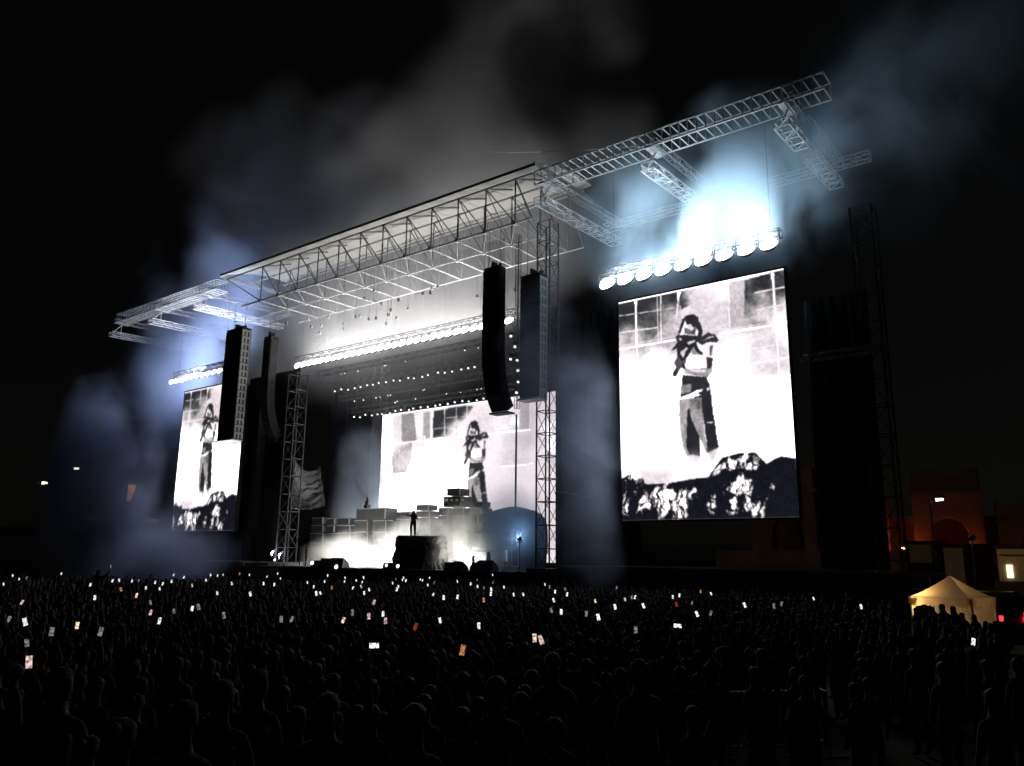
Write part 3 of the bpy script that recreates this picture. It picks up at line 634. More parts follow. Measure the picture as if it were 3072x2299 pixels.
cabinet(*z6(1150, 645, 1395, 960), Y1, 'tall base box under the big console, left half, in fog', 1.6, z0=DECK, cells=2)
cabinet(*z6(1402, 645, 1650, 960), Y1, 'tall base box under the big console, right half, in fog', 1.6, z0=DECK, cells=2)
cabinet(*z6(1290, 280, 1348, 330), Y1+.4, 'tiny box standing on the big console', .5, rim=False)
cabinet(*z6(1655, 380, 1948, 470), Y1+1.5, 'low wide box behind the performer', 1.2, cells=2)
cabinet(*z6(1655, 474, 1948, 960), Y1+1.5, 'fog-hidden base under the low wide box', 1.2, z0=DECK, cells=2)
cabinet(*z6(1985, 284, 2195, 360), Y1+1.2, 'upper of two boxes standing alone before the bright screen', 1.3)
cabinet(*z6(1985, 366, 2215, 448), Y1+1.2, 'lower of two boxes standing alone before the bright screen', 1.4)
cabinet(*z6(1975, 452, 2220, 960), Y1+1.2, 'tall plinth under the two lone boxes, hidden in fog', 1.4, z0=DECK, cells=2)
cabinet(*z7(402, 510, 628, 608), Y1-.6, 'box at the very top of the right-hand stack', 1.3)
cabinet(*z7(355, 616, 655, 758), Y1-.6, 'second box from the top of the right-hand stack with pale labels', 1.6, cells=3)
cabinet(*z7(290, 766, 482, 868), Y1-1, 'box in the third layer of the right-hand stack, left end', 1.5)
cabinet(*z7(486, 766, 682, 868), Y1-1, 'box in the third layer of the right-hand stack, middle', 1.5)
cabinet(*z7(690, 766, 925, 868), Y1-1, 'box in the third layer of the right-hand stack, right end', 1.5)
cabinet(*z7(782, 686, 928, 762), Y1-.8, 'small box on the right shoulder of the right-hand stack', 1.0)
for j, (a, b_) in enumerate(((872, 978), (982, 1088), (1092, 1200), (1204, 1300))):
    for k, (c, d) in enumerate(((280, 478), (482, 680), (684, 935))):
        cabinet(*z7(c, a, d, b_), Y1-1, ('box in row %s of the right-hand stack, %s' % (('four', 'five', 'six', 'seven')[j], ('left column', 'middle column', 'right column')[k])), 1.5, z0=DECK if j == 3 else None)
def labels_strip():
    t = empty('label_strip', tuple(at(450, 499, Y1-.65)), 'row of pale stickers along the second box of the right-hand stack', 'sticker')
    for k in range(4):
        a = at(445+k*5.2, 500, Y1-.66); part('sticker', M['white'], t, lambda b: b.box(a.x, a.x+.32, Y1-.665, Y1-.645, a.z-.12, a.z+.1))
labels_strip()
def rack():
    c = z7(740, 862, 962, 1086); Y = Y1-3
    a = at(c[0], c[3], Y); b_ = at(c[2], c[1], Y)
    t = empty('hanging_rack', ((a.x+b_.x)/2, Y, DECK), 'open rack with three pale yellow cloths hanging along its top', 'rack')
    for x in (a.x, b_.x): strut('post', (x, Y, DECK), (x, Y, b_.z), .05, M['steel'], t)
    strut('top_rail', (a.x, Y, b_.z), (b_.x, Y, b_.z), .05, M['steel'], t); strut('lower_rail', (a.x-.6, Y, a.z), (b_.x+.5, Y, a.z), .05, M['steel'], t)
    for k in range(3):
        x = a.x+(b_.x-a.x)*(.08+.32*k); w_ = (b_.x-a.x)*.22
        part('cloth', M['yellow'], t, lambda b: b.add([(x, Y-.03, b_.z-.03), (x+w_, Y-.03, b_.z-.03), (x+w_, Y-.05, b_.z-.5), (x+w_*.55, Y-.06, b_.z-.72), (x, Y-.05, b_.z-.4), (x, Y+.03, b_.z-.03), (x+w_, Y+.03, b_.z-.03), (x+w_, Y+.01, b_.z-.5), (x+w_*.55, Y+.01, b_.z-.72), (x, Y+.01, b_.z-.4)],
             [(0, 4, 3, 2, 1), (5, 6, 7, 8, 9), (0, 1, 6, 5), (1, 2, 7, 6), (2, 3, 8, 7), (3, 4, 9, 8), (4, 0, 5, 9)]))
        strut('hanger', (x+w_*.5, Y, a.z), (x+w_*.5, Y, b_.z), .03, M['steel'], t)
rack()
def cage(px0, py0, px1, py1, label):
    Y = 47.6; a = at(px0, py1, Y); b_ = at(px1, py0, Y); x0, x1, z0, z1 = a.x, b_.x-.25, a.z, at((px0+px1)/2, py0, Y).z
    t = empty('wire_cage', ((x0+x1)/2, Y, z0), label, 'cage', 'stacked wire cages')
    for x in (x0, x1):
        for y in (Y, Y+.8): strut('post', (x, y, z0), (x, y, z1), .045, M['alu'], t)
    for z in (z0+.03, z1-.03):
        for y in (Y, Y+.8): strut('rail', (x0, y, z), (x1, y, z), .04, M['alu'], t)
        for x in (x0, x1): strut('side_rail', (x, Y, z), (x, Y+.8, z), .04, M['alu'], t)
    for k in range(1, 6): strut('bar', (x0+(x1-x0)*k/6, Y, z0), (x0+(x1-x0)*k/6, Y, z1), .02, M['alu'], t, 4)
    part('content', M['box'], t, lambda b: b.box(x0+.12, x1-.1, Y+.2, Y+.7, z0+.05, z0+(z1-z0)*.7))
cage(*z7(1130, 1045, 1296, 1168), 'wire cage crate on top of the stack near the right lattice tower')
cage(*z7(1130, 1174, 1296, 1292), 'wire cage crate in the middle of the stack near the right lattice tower')
cage(*z7(1125, 1296, 1298, 1545), 'tall wire cage crate at the bottom of the stack near the right lattice tower')
def dome():
    a = at(488, 508, 51.5); c = at(537, 545, 51.5)
    cx, cz0 = (a.x+c.x)/2, DECK; rx = (c.x-a.x)/2*1.05; top = at(505, 507, 51.5).z
    t = empty('covered_prop', (cx, 51.5, DECK), 'bulky rounded blue-grey covered prop at the right of the stage', 'stage prop')
    def fn(b):
        nu, nv = 40, 16
        for j in range(nv+1):
            v = j/nv; prof = max(.02, 1-(max(0, v-.5)/.5)**3.2)**.42 if v > .5 else 1-.06*((.5-v)/.5)**1.5
            for i in range(nu):
                u = 2*math.pi*i/nu; cu, su = math.cos(u), math.sin(u)
                e = 0.62; X = math.copysign(abs(cu)**e, cu); Y_ = math.copysign(abs(su)**e, su)
                wob = 1+.03*math.sin(7*u+3*v)+.03*mnoise.noise(Vector((cu*2, su*2, v*3)))
                b.v.append(Vector((cx+rx*X*prof*wob, 51.8+2.0*Y_*prof*wob, DECK+(top-DECK)*v)))
        for j in range(nv):
            for i in range(nu): b.f.append((j*nu+i, j*nu+(i+1) % nu, (j+1)*nu+(i+1) % nu, (j+1)*nu+i))
        b.f.append(tuple(range(nv*nu, nv*nu+nu)))
    part('cover', M['tarp'], t, fn, True)
    for z in (DECK+1.4, DECK+2.9): part('strap', M['blackmetal'], t, lambda b: b.box(cx-rx*.9, cx+rx*.9, 49.66, 49.74, z, z+.12))
    for k in (-.5, .1, .6): part('buckle', M['alu'], t, lambda b: b.box(cx+rx*k, cx+rx*k+.25, 49.6, 49.66, DECK+2.85, DECK+3.08))
dome()
def blob_rock(name, label, c, s, seed, cat='rock'):
    bm = bmesh.new(); bmesh.ops.create_icosphere(bm, subdivisions=5, radius=1)
    for v in bm.verts:
        p = v.co.copy(); q = p*1.6+Vector((seed, 0, 0)); n = mnoise.fractal(q, 1.0, 2.1, 5); r = abs(mnoise.noise(p*4+Vector((0, seed, 0))))
        f = 1+.22*n-.22*r; p = Vector((math.copysign(abs(p.x)**.7, p.x), math.copysign(abs(p.y)**.7, p.y), math.copysign(abs(p.z)**.6, p.z)))
        v.co = Vector((p.x*s[0]*f, p.y*s[1]*f, min(p.z*f, .86+.05*n)*s[2]))
    me = bpy.data.meshes.new(name); bm.to_mesh(me); bm.free(); me.materials.append(M['rock'])
    o = bpy.data.objects.new(name, me); col.objects.link(o); o.location = c; return tag(o, label, cat)
_a = at(386, 566, 47.6); _b = at(441, 566, 47.6)
blob_rock('stage_rock', 'craggy dark rock platform under the performer at the stage front', ((_a.x+_b.x)/2, 48.4, DECK+.9), ((_b.x-_a.x)/2*.86, 1.5, 2.0), 3.1)
ROCK_TOP = DECK+.9+2.0*.87
for i, (px, w_, h_, l) in enumerate(((317, 1.1, .55, 'black monitor wedge at the left end of the stage edge'), (327, 1.5, .75, 'black monitor wedge left of the bright fog on the stage edge'), (338, 1.6, .8, 'black monitor wedge in front of the bright fog'), (388, .8, .5, 'small black monitor wedge left of the rock'), (451, 1.1, .6, 'black monitor wedge right of the rock'), (459, .9, .7, 'upright black monitor right of the rock with a pale dot'), (477, 1.0, .65, 'taller black monitor wedge right of centre on the stage edge'), (486, 1.5, .8, 'wide black monitor wedge right of centre on the stage edge'))):
    p = at(px, 566, YF+.4); x = p.x; t = empty('monitor_wedge', (x, YF+.5, DECK), l, 'monitor', 'monitor wedges along the stage edge')
    part('case', M['black'], t, lambda b: b.add([(x-w_/2, YF+.15, DECK), (x+w_/2, YF+.15, DECK), (x+w_/2, YF+1.0, DECK), (x-w_/2, YF+1.0, DECK), (x-w_/2, YF+.3, DECK+h_), (x+w_/2, YF+.3, DECK+h_), (x+w_/2, YF+.9, DECK+h_*.45), (x-w_/2, YF+.9, DECK+h_*.45)], [(0, 3, 2, 1), (4, 5, 6, 7), (0, 1, 5, 4), (1, 2, 6, 5), (2, 3, 7, 6), (3, 0, 4, 7)]))
    part('handle', M['blackmetal'], t, lambda b: b.box(x-.15, x+.15, YF+.17, YF+.2, DECK+h_*.5, DECK+h_*.62))
# low floor lamps on and around the stage
def floor_lamp(p, r, lm, label, yaw=0.0, tilt=.2):
    o = make_lamp(r, lm, tilt, yaw); o.name = 'floor_lamp'; o.location = p
    L = p[2]-DECK
    part_ = MB(); part_.box(-r, r, -r*.6, r*.6, -r*1.6, -r*1.35); part_.box(-r*1.3, -r*1.15, -.03, .03, -r*1.5, 0.02); part_.box(r*1.15, r*1.3, -.03, .03, -r*1.5, .02)
    WL[o.name] = Vector((0, 0, 0)); q = part_.build('base', M['blackmetal'], o); return tag(o, label, 'lamp', 'lamps standing on the stage')
L_SIDE = emat('lamp_lens_side', (.93, .95, 1), 70)
L_FRONT = emat('lamp_lens_front', (1, .99, .95), 6, 'NONE')
for px, py, r, l in ((273.5, 553.5, .22, 'bright round floor lamp at the far left foot of the stage'), (281, 556, .24, 'second bright floor lamp right of the far left one'), (275, 560, .1, 'faint small lamp under the two bright floor lamps'), (312.5, 563, .16, 'lit lamp beside the left monitor wedge'), (336.5, 567, .16, 'lit lamp on the stage edge below the bright fog'), (386.5, 565.5, .1, 'faint lamp left of the rock'), (398, 566.3, .13, 'lit lamp right at the foot of the rock')):
    big_ = r > .2; floor_lamp(tuple(at(px, py, YF-.35)), r, L_SIDE if big_ else L_FRONT, l, -1.15 if big_ else 0, .35)
for x, y, yaw, tl, l in ((-59.5, 50.8, .3, 1.15, 'strong floor lamp hidden in the fog left of the rock'), (-56.0, 49.6, .3, 1.15, 'strong floor lamp behind the left monitor wedges'), (-53.2, 50.6, .3, 1.15, 'strong floor lamp close to the left side of the rock'), (-43.2, 50.4, .3, 1.15, 'strong floor lamp in the fog right of the rock'), (-63.2, 55.4, 2.9, .9, 'strong floor lamp behind the left-hand boxes'), (-49.5, 51.2, .3, 1.15, 'strong floor lamp behind the rock')):
    floor_lamp((x, y, DECK+.5), .22, L_FLOOR, l, yaw, tl)
floor_lamp(tuple(at(519.5, 539, 46.2)), .16, emat('lamp_lens_blue', (.55, .78, 1.0), 160), 'small bright bluish lamp on a stand beside the wire cages', -2.13, .4)
_q = at(519.5, 539, 46.2); t = empty('lamp_stand', (_q.x, _q.y, DECK), 'thin black stand under the bluish lamp beside the cages', 'lamp stand'); strut('shaft', (_q.x, _q.y, DECK), (_q.x, _q.y, _q.z-.24), .03, M['blackmetal'], t); part('foot', M['blackmetal'], t, lambda b: b.box(_q.x-.3, _q.x+.3, _q.y-.15, _q.y+.25, DECK, DECK+.05))
for px, py, l, w_, h_ in ((473.5, 561, 'small white bottle standing on the stage edge', .25, .8), (489, 557, 'white towel hung over a stand on the stage', .5, .8), (505, 556, 'white shirt-like cloth on a hook in front of the cages', .35, .9)):
    p = at(px, py, 46.9); t = empty('stage_item', (p.x, 46.9, DECK), l, 'stage item')
    part('stand', M['blackmetal'], t, lambda b: [b.tube((p.x, 46.9, DECK), (p.x, 46.9, p.z), .03), b.box(p.x-.2, p.x+.2, 46.7, 47.1, DECK, DECK+.04)])
    part('head', M['white'], t, lambda b: b.add([(p.x-w_*.5, 46.8, p.z-h_*.5), (p.x+w_*.6, 46.8, p.z-h_*.4), (p.x+w_*.35, 46.8, p.z+h_*.5), (p.x-w_*.2, 46.8, p.z+h_*.45), (p.x-w_*.5, 46.98, p.z-h_*.5), (p.x+w_*.6, 46.98, p.z-h_*.4), (p.x+w_*.35, 46.98, p.z+h_*.5), (p.x-w_*.2, 46.98, p.z+h_*.45)], [(0, 1, 2, 3), (4, 7, 6, 5), (0, 4, 5, 1), (1, 5, 6, 2), (2, 6, 7, 3), (3, 7, 4, 0)]))

# ------------------------------------------------------------------ people
def person_mat(name, shirt=None, trousers=(.02, .02, .03), skin=(.15, .085, .058), hair=(.008, .006, .005), rnd=True, sleeve=True):
    m = bpy.data.materials.new(name); m.use_nodes = True; nt = m.node_tree; b = nt.nodes['Principled BSDF']
    tc = nt.nodes.new('ShaderNodeTexCoord'); sx = nt.nodes.new('ShaderNodeSeparateXYZ'); nt.links.new(tc.outputs['Object'], sx.inputs[0])
    def gt(out, v):
        n = nt.nodes.new('ShaderNodeMath'); n.operation = 'GREATER_THAN'; nt.links.new(out, n.inputs[0]); n.inputs[1].default_value = v; return n.outputs[0]
    def mix(f, a, c):
        n = nt.nodes.new('ShaderNodeMix'); n.data_type = 'RGBA'; nt.links.new(f, n.inputs[0])
        for i, q in ((6, a), (7, c)):
            if isinstance(q, tuple): n.inputs[i].default_value = q+(1,)
            else: nt.links.new(q, n.inputs[i])
        return n.outputs[2]
    if rnd:
        oi = nt.nodes.new('ShaderNodeObjectInfo'); cr = nt.nodes.new('ShaderNodeValToRGB'); nt.links.new(oi.outputs['Random'], cr.inputs[0])
        cr.color_ramp.interpolation = 'CONSTANT'
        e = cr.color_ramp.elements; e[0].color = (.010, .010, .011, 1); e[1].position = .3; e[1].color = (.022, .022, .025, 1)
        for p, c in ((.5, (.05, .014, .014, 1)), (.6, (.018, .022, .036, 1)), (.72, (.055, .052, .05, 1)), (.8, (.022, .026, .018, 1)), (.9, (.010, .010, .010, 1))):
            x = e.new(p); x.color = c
        top = cr.outputs[0]
    else: top = shirt
    ax = nt.nodes.new('ShaderNodeMath'); ax.operation = 'ABSOLUTE'; nt.links.new(sx.outputs['X'], ax.inputs[0])
    c1 = mix(gt(sx.outputs['Z'], .98), trousers, top)
    arm = nt.nodes.new('ShaderNodeMath'); arm.operation = 'MULTIPLY'; nt.links.new(gt(ax.outputs[0], .225), arm.inputs[0]); nt.links.new(gt(sx.outputs['Z'], .1), arm.inputs[1])
    c2 = mix(arm.outputs[0], c1, skin)
    c3 = mix(gt(sx.outputs['Z'], 1.475), c2, skin)
    hd = nt.nodes.new('ShaderNodeMath'); hd.operation = 'MULTIPLY'; nt.links.new(gt(sx.outputs['Z'], 1.575), hd.inputs[0])
    lt = nt.nodes.new('ShaderNodeMath'); lt.operation = 'LESS_THAN'; nt.links.new(sx.outputs['Y'], lt.inputs[0]); lt.inputs[1].default_value = .07; nt.links.new(lt.outputs[0], hd.inputs[1])
    nar = nt.nodes.new('ShaderNodeMath'); nar.operation = 'LESS_THAN'; nt.links.new(ax.outputs[0], nar.inputs[0]); nar.inputs[1].default_value = .125
    h2 = nt.nodes.new('ShaderNodeMath'); h2.operation = 'MULTIPLY'; nt.links.new(hd.outputs[0], h2.inputs[0]); nt.links.new(nar.outputs[0], h2.inputs[1])
    c4 = mix(h2.outputs[0], c3, hair)
    nt.links.new(c4, b.inputs['Base Color']); b.inputs['Roughness'].default_value = .85; b.inputs['Specular IOR Level'].default_value = .08
    return m
PM = person_mat('crowd_clothes')
BASE = dict(pelvis=((0, 0, .95), (.155, .115)), waist=((0, 0, 1.10), (.14, .10)), chest=((0, 0, 1.28), (.165, .115)), collar=((0, 0, 1.41), (.125, .085)), neck=((0, .01, 1.495), (.062, .062)),
            head1=((0, .02, 1.585), (.075, .088)), head2=((0, .02, 1.70), (.072, .088)))
def skel(arms, legs=None):
    J = {k: v for k, v in BASE.items()}
    E = [('pelvis', 'waist'), ('waist', 'chest'), ('chest', 'collar'), ('collar', 'neck'), ('neck', 'head1'), ('head1', 'head2')]
    for s, nm in ((1, 'R'), (-1, 'L')):
        el, wr, ha = arms[nm]
        J['sh'+nm] = ((.175*s, 0, 1.395), (.062, .062)); J['el'+nm] = (el, (.044, .044)); J['wr'+nm] = (wr, (.032, .032)); J['ha'+nm] = (ha, (.038, .028))
        E += [('collar', 'sh'+nm), ('sh'+nm, 'el'+nm), ('el'+nm, 'wr'+nm), ('wr'+nm, 'ha'+nm)]
        lg = legs[nm] if legs else ((.095*s, 0, .86), (.105*s, .015, .50), (.105*s, -.02, .09), (.125*s, .13, .045))
        for k, (p, r) in enumerate(zip(lg, (.092, .066, .045, .042))):
            J['lg%d' % k+nm] = (p, (r, r))
        E += [('pelvis', 'lg0'+nm), ('lg0'+nm, 'lg1'+nm), ('lg1'+nm, 'lg2'+nm), ('lg2'+nm, 'lg3'+nm)]
    return J, E
def skin_mesh(name, J, E, sub=1, dec=0):
    names = list(J); idx = {n: i for i, n in enumerate(names)}
    me = bpy.data.meshes.new(name); me.from_pydata([J[n][0] for n in names], [(idx[a], idx[b]) for a, b in E], [])
    o = bpy.data.objects.new(name+'_tmp', me); col.objects.link(o)
    o.modifiers.new('s', 'SKIN')
    if not me.skin_vertices: me.attributes  # layer is made by the modifier in ops only
    if not len(me.skin_vertices):
        bpy.context.view_layer.objects.active = o; o.select_set(True); bpy.ops.mesh.customdata_skin_add()
    for n in names:
        sv = me.skin_vertices[0].data[idx[n]]; sv.radius = J[n][1]; sv.use_root = (n == 'pelvis')
    if sub: m = o.modifiers.new('u', 'SUBSURF'); m.levels = sub; m.render_levels = sub
    if dec: q = o.modifiers.new('d', 'DECIMATE'); q.ratio = dec
    dg = bpy.context.evaluated_depsgraph_get(); dg.update()
    r = bpy.data.meshes.new_from_object(o.evaluated_get(dg)); r.name = name
    bpy.data.objects.remove(o); r.materials.clear(); r.materials.append(PM)
    for p in r.polygons: p.use_smooth = True
    return r
def mir(f): return {'R': f(1), 'L': f(-1)}
ARMS = dict(
    down=mir(lambda s: ((.255*s, -.03, 1.14), (.265*s, .05, .91), (.26*s, .08, .82))),
    phone=mir(lambda s: ((.29*s, .20, 1.42), (.12*s, .30, 1.68), (.055*s, .32, 1.77))),
    up=mir(lambda s: ((.28*s, .12, 1.60), (.13*s, .22, 1.86), (.055*s, .24, 1.95))),
    one=dict(R=((.31, .05, 1.62), (.28, .10, 1.90), (.27, .12, 2.0)), L=((-.255, -.03, 1.14), (-.265, .05, .91), (-.26, .08, .82))),
    cross=mir(lambda s: ((.26*s, .08, 1.12), (.05*s, .22, 1.18), (-.10*s, .23, 1.22))))
HI = {k: skin_mesh('person_'+k, *skel(a), sub=1) for k, a in ARMS.items()}
LO = {k: skin_mesh('crowd_'+k, *skel(a), sub=1, dec=.28) for k, a in ARMS.items()}
CENTRE = Vector((-50, 50, 0))
def facing(x, y): return math.atan2(CENTRE.y-y, CENTRE.x-x)-math.pi/2
def person(mesh, x, y, z, rot, s, label, group=None, m=None, cat='person'):
    o = bpy.data.objects.new('person', mesh); col.objects.link(o); o.location = (x, y, z); o.rotation_euler.z = rot; o.scale = (s, s, s)
    if m: 
        o.material_slots[0].link = 'OBJECT'; o.material_slots[0].material = m
    WL[o.name] = Vector((x, y, z)); return tag(o, label, cat, group)

# phones held up in the crowd: (strip, x, y, look)
K = 768/2212/3
PH = {0: (0, 550, [(30, 295, 'w'), (110, 220, 'w'), (165, 250, 'w'), (230, 240, 'd'), (530, 205, 'w'), (780, 300, 'w'), (820, 412, 'w'), (972, 265, 'w'), (1030, 262, 'w'), (1140, 268, 'w'), (1200, 262, 'd'), (1045, 340, 'o'), (1180, 392, 'y'), (1260, 328, 'w'), (1340, 280, 'w'), (1380, 335, 'w'), (1407, 292, 'w'), (1483, 270, 'w'), (1500, 215, 'w'), (1590, 235, 'w'), (1660, 305, 'p'), (1780, 260, 'w'), (1820, 215, 'w'), (1880, 220, 'w'), (1928, 215, 'y'), (2003, 290, 'y'), (2070, 205, 'o'), (2155, 215, 'w'), (1878, 372, 'w'), (2163, 380, 'w'), (1660, 505, 'w'), (1715, 492, 'd'), (1935, 565, 'd'), (1503, 530, 'd'), (1377, 612, 'w'), (1300, 455, 'd'), (1303, 540, 'p'), (217, 620, 'w'), (668, 652, 'y'), (447, 705, 'd'), (190, 452, 'p'), (232, 803, 'd'), (78, 598, 'd'), (870, 705, 'd'), (250, 968, 'p')]),
      1: (256, 550, [(65, 290, 'w'), (95, 230, 'w'), (158, 298, 'w'), (212, 245, 'w'), (187, 203, 'w'), (445, 280, 'w'), (500, 318, 'w'), (520, 375, 'w'), (556, 373, 'w'), (593, 272, 'w'), (620, 220, 'w'), (655, 325, 'o'), (770, 240, 'w'), (765, 272, 'w'), (838, 328, 'w'), (866, 262, 'w'), (917, 278, 'w'), (908, 315, 'p'), (930, 238, 'w'), (935, 372, 'w'), (978, 342, 'w'), (1180, 285, 'w'), (1230, 315, 'w'), (1217, 340, 'w'), (1265, 258, 'w'), (1295, 265, 'w'), (1275, 240, 'w'), (1208, 250, 'd'), (1420, 255, 'w'), (1438, 262, 'w'), (1500, 240, 'w'), (1540, 280, 'd'), (1485, 303, 'w'), (1532, 383, 'w'), (1622, 410, 'w'), (1742, 406, 'w'), (1740, 270, 'w'), (1855, 293, 'w'), (1912, 258, 'd'), (1915, 315, 'w'), (1970, 325, 'd'), (2045, 215, 'w'), (2047, 280, 'd'), (2032, 340, 'w'), (2030, 378, 'w'), (2143, 320, 'w'), (1968, 432, 'o'), (1020, 452, 'p'), (833, 540, 'd'), (975, 572, 'p'), (1098, 552, 'w'), (1118, 612, 'p'), (755, 606, 'y'), (218, 598, 'd'), (310, 598, 'd'), (1590, 608, 'w'), (1925, 655, 'w'), (1378, 665, 'r'), (1022, 826, 'l'), (1785, 865, 'o')]),
      2: (512, 550, [(15, 385, 'w'), (97, 383, 'w'), (285, 297, 'w'), (325, 320, 'd'), (373, 360, 'w'), (458, 337, 'd'), (476, 383, 'w'), (360, 433, 'w'), (340, 520, 'd'), (425, 535, 'w'), (720, 440, 'y'), (745, 580, 'w'), (889, 490, 'w'), (905, 325, 'd'), (977, 428, 'p'), (1035, 410, 'd'), (1064, 408, 'w'), (1136, 482, 'w'), (1070, 690, 'd'), (643, 552, 'd'), (1390, 405, 'w'), (1447, 392, 'w'), (1555, 458, 'd'), (1598, 552, 'w'), (1717, 547, 'd'), (1720, 378, 'w'), (1630, 358, 'o'), (1422, 468, 'r'), (1432, 655, 'l'), (2010, 475, 'w'), (195, 760, 'y'), (250, 775, 'p')]),
      3: (768, 500, [(117, 897, 'd'), (395, 852, 'w'), (805, 922, 'w'), (1775, 1225, 'w'), (52, 917, 'd')])}
PHC = dict(w=((.95, 1, 1), 1.25), d=((.6, .65, .7), .32), y=((1, .78, .5), 1.1), p=((1, .72, .66), .8), o=((1, .42, .16), .6), r=((.9, .12, .04), .28), l=((.97, 1, 1), 1.8))
def phone_mat(k):
    c, s = PHC[k]; m = bpy.data.materials.new('phone_screen_'+k); m.use_nodes = True; nt = m.node_tree; nt.nodes.clear()
    o = nt.nodes.new('ShaderNodeOutputMaterial'); e = nt.nodes.new('ShaderNodeEmission'); tc = nt.nodes.new('ShaderNodeTexCoord'); n = nt.nodes.new('ShaderNodeTexNoise'); oi = nt.nodes.new('ShaderNodeObjectInfo')
    ad = nt.nodes.new('ShaderNodeVectorMath'); ad.operation = 'ADD'; cm = nt.nodes.new('ShaderNodeCombineXYZ'); ml = nt.nodes.new('ShaderNodeMath'); ml.operation = 'MULTIPLY'; ml.inputs[1].default_value = 50
    nt.links.new(oi.outputs['Random'], ml.inputs[0]); nt.links.new(ml.outputs[0], cm.inputs[0]); nt.links.new(tc.outputs['Object'], ad.inputs[0]); nt.links.new(cm.outputs[0], ad.inputs[1]); nt.links.new(ad.outputs[0], n.inputs['Vector'])
    n.inputs['Scale'].default_value = 22; mr = nt.nodes.new('ShaderNodeMapRange'); nt.links.new(n.outputs['Fac'], mr.inputs[0]); mr.inputs[1].default_value = .35; mr.inputs[2].default_value = .6; mr.inputs[3].default_value = .06*s; mr.inputs[4].default_value = 1.0*s
    e.inputs[0].default_value = c+(1,); nt.links.new(mr.outputs[0], e.inputs[1]); nt.links.new(e.outputs[0], o.inputs[0]); m.cycles.emission_sampling = 'NONE'; return m
PHM = {k: phone_mat(k) for k in PHC}
def make_phone(k):
    t = empty('phone', (0, 0, 0)); b = MB()
    b.box(-.040, .040, -.004, .006, -.080, .080); bd = b.build('case', M['phone'], t)
    part('screen', PHM[k], t, lambda b: b.add([(-.037, -.0055, -.076), (.037, -.0055, -.076), (.037, -.0055, .076), (-.037, -.0055, .076)], [(0, 1, 2, 3)]))
    part('camera_bump', M['glass'], t, lambda b: b.box(.008, .032, .006, .009, .04, .07)); return t
PROTO = {}
PNAME = dict(w='white', d='dim grey', y='warm yellow', p='pinkish', o='orange', r='dim red', l='white sideways')
occupied = []; holders = []
big = []
for st, (x0, y0, lst) in PH.items():
    for (X, Y, k) in lst:
        px, py = x0+X*K, y0+Y*K
        p = atz(px, py, 2.06)
        if p.y > 43 or p.y < 3 or math.hypot(p.x, p.y) > 54: p = atd(px, py, 53)
        holders.append((p, k, px, py))
SPECIAL = {(462, 650): 'large orange phone screen held up in the middle foreground', (478, 625): 'tall white phone screen right of the middle, in the crowd', (534, 638): 'large bright phone screen held next to a smaller pinkish one', (541, 640): 'smaller pinkish phone screen beside a brighter one', (374, 645): 'white phone held sideways in the dark middle foreground', (677, 626): 'white phone tilted sideways at the right, alone in the dark', (973, 642): 'white phone alone in the dark below the lit tent', (415, 627): 'dim red phone screen left of the white ones', (343, 620): 'warm yellow phone screen left of a pinkish group', (598, 617): 'bright white phone screen right of the middle, under a warm one', (697, 614): 'bright white phone screen on the right half of the crowd', (77, 625): 'warm yellow phone screen near the left, tilted', (25, 622): 'white phone screen at the far left of the crowd', (159, 621): 'white phone with a dark line across it, left part of the crowd', (192, 608): 'largest white phone screen in the left part of the crowd', (136.5, 595): 'warm phone screen right of the person on shoulders', (121, 589): 'orange phone screen just right of the person on shoulders'}
for p, k, px, py in holders:
    if k not in PROTO: o = PROTO[k] = make_phone(k)
    else: o = copy_tree(PROTO[k])
    o.scale = [random.uniform(.72, 1.0)]*3; o.location = p; rot = math.atan2(-p.x, p.y)+random.uniform(-.25, .25); rot = math.atan2(CAM.y-p.y, CAM.x-p.x)+math.pi/2+random.uniform(-.3, .3)
    o.rotation_euler = (random.uniform(-.1, .15), random.uniform(-.38, .38) if k != 'l' else math.pi/2+random.uniform(-.3, .3), rot)
    lab = next((v for q, v in SPECIAL.items() if abs(q[0]-px) < 4 and abs(q[1]-py) < 4), None)
    far = 'far' if py < 585 else 'near'
    tag(o, lab or '%s lit phone screen held up in the %s crowd' % (PNAME[k], 'distant' if far == 'far' else 'dark'), 'phone', 'phones held up in the crowd')
    s = p.z/2.06; f = facing(p.x, p.y); off = Matrix.Rotation(f, 3, 'Z') @ Vector((0, .25*s, 0))
    occupied.append((p.x-off.x, p.y-off.y, 'up', s, f))

# scatter the rest of the crowd on the field
cells = {}
def near(x, y, r=.55):
    i, j = int(x//1), int(y//1)
    for a in (i-1, i, i+1):
        for c in (j-1, j, j+1):
            for q in cells.get((a, c), ()):
                if (q[0]-x)**2+(q[1]-y)**2 < r*r: return True
    return False
def put(x, y): cells.setdefault((int(x//1), int(y//1)), []).append((x, y))
TENT = atd(952, 598, 33.0)
crowd = []
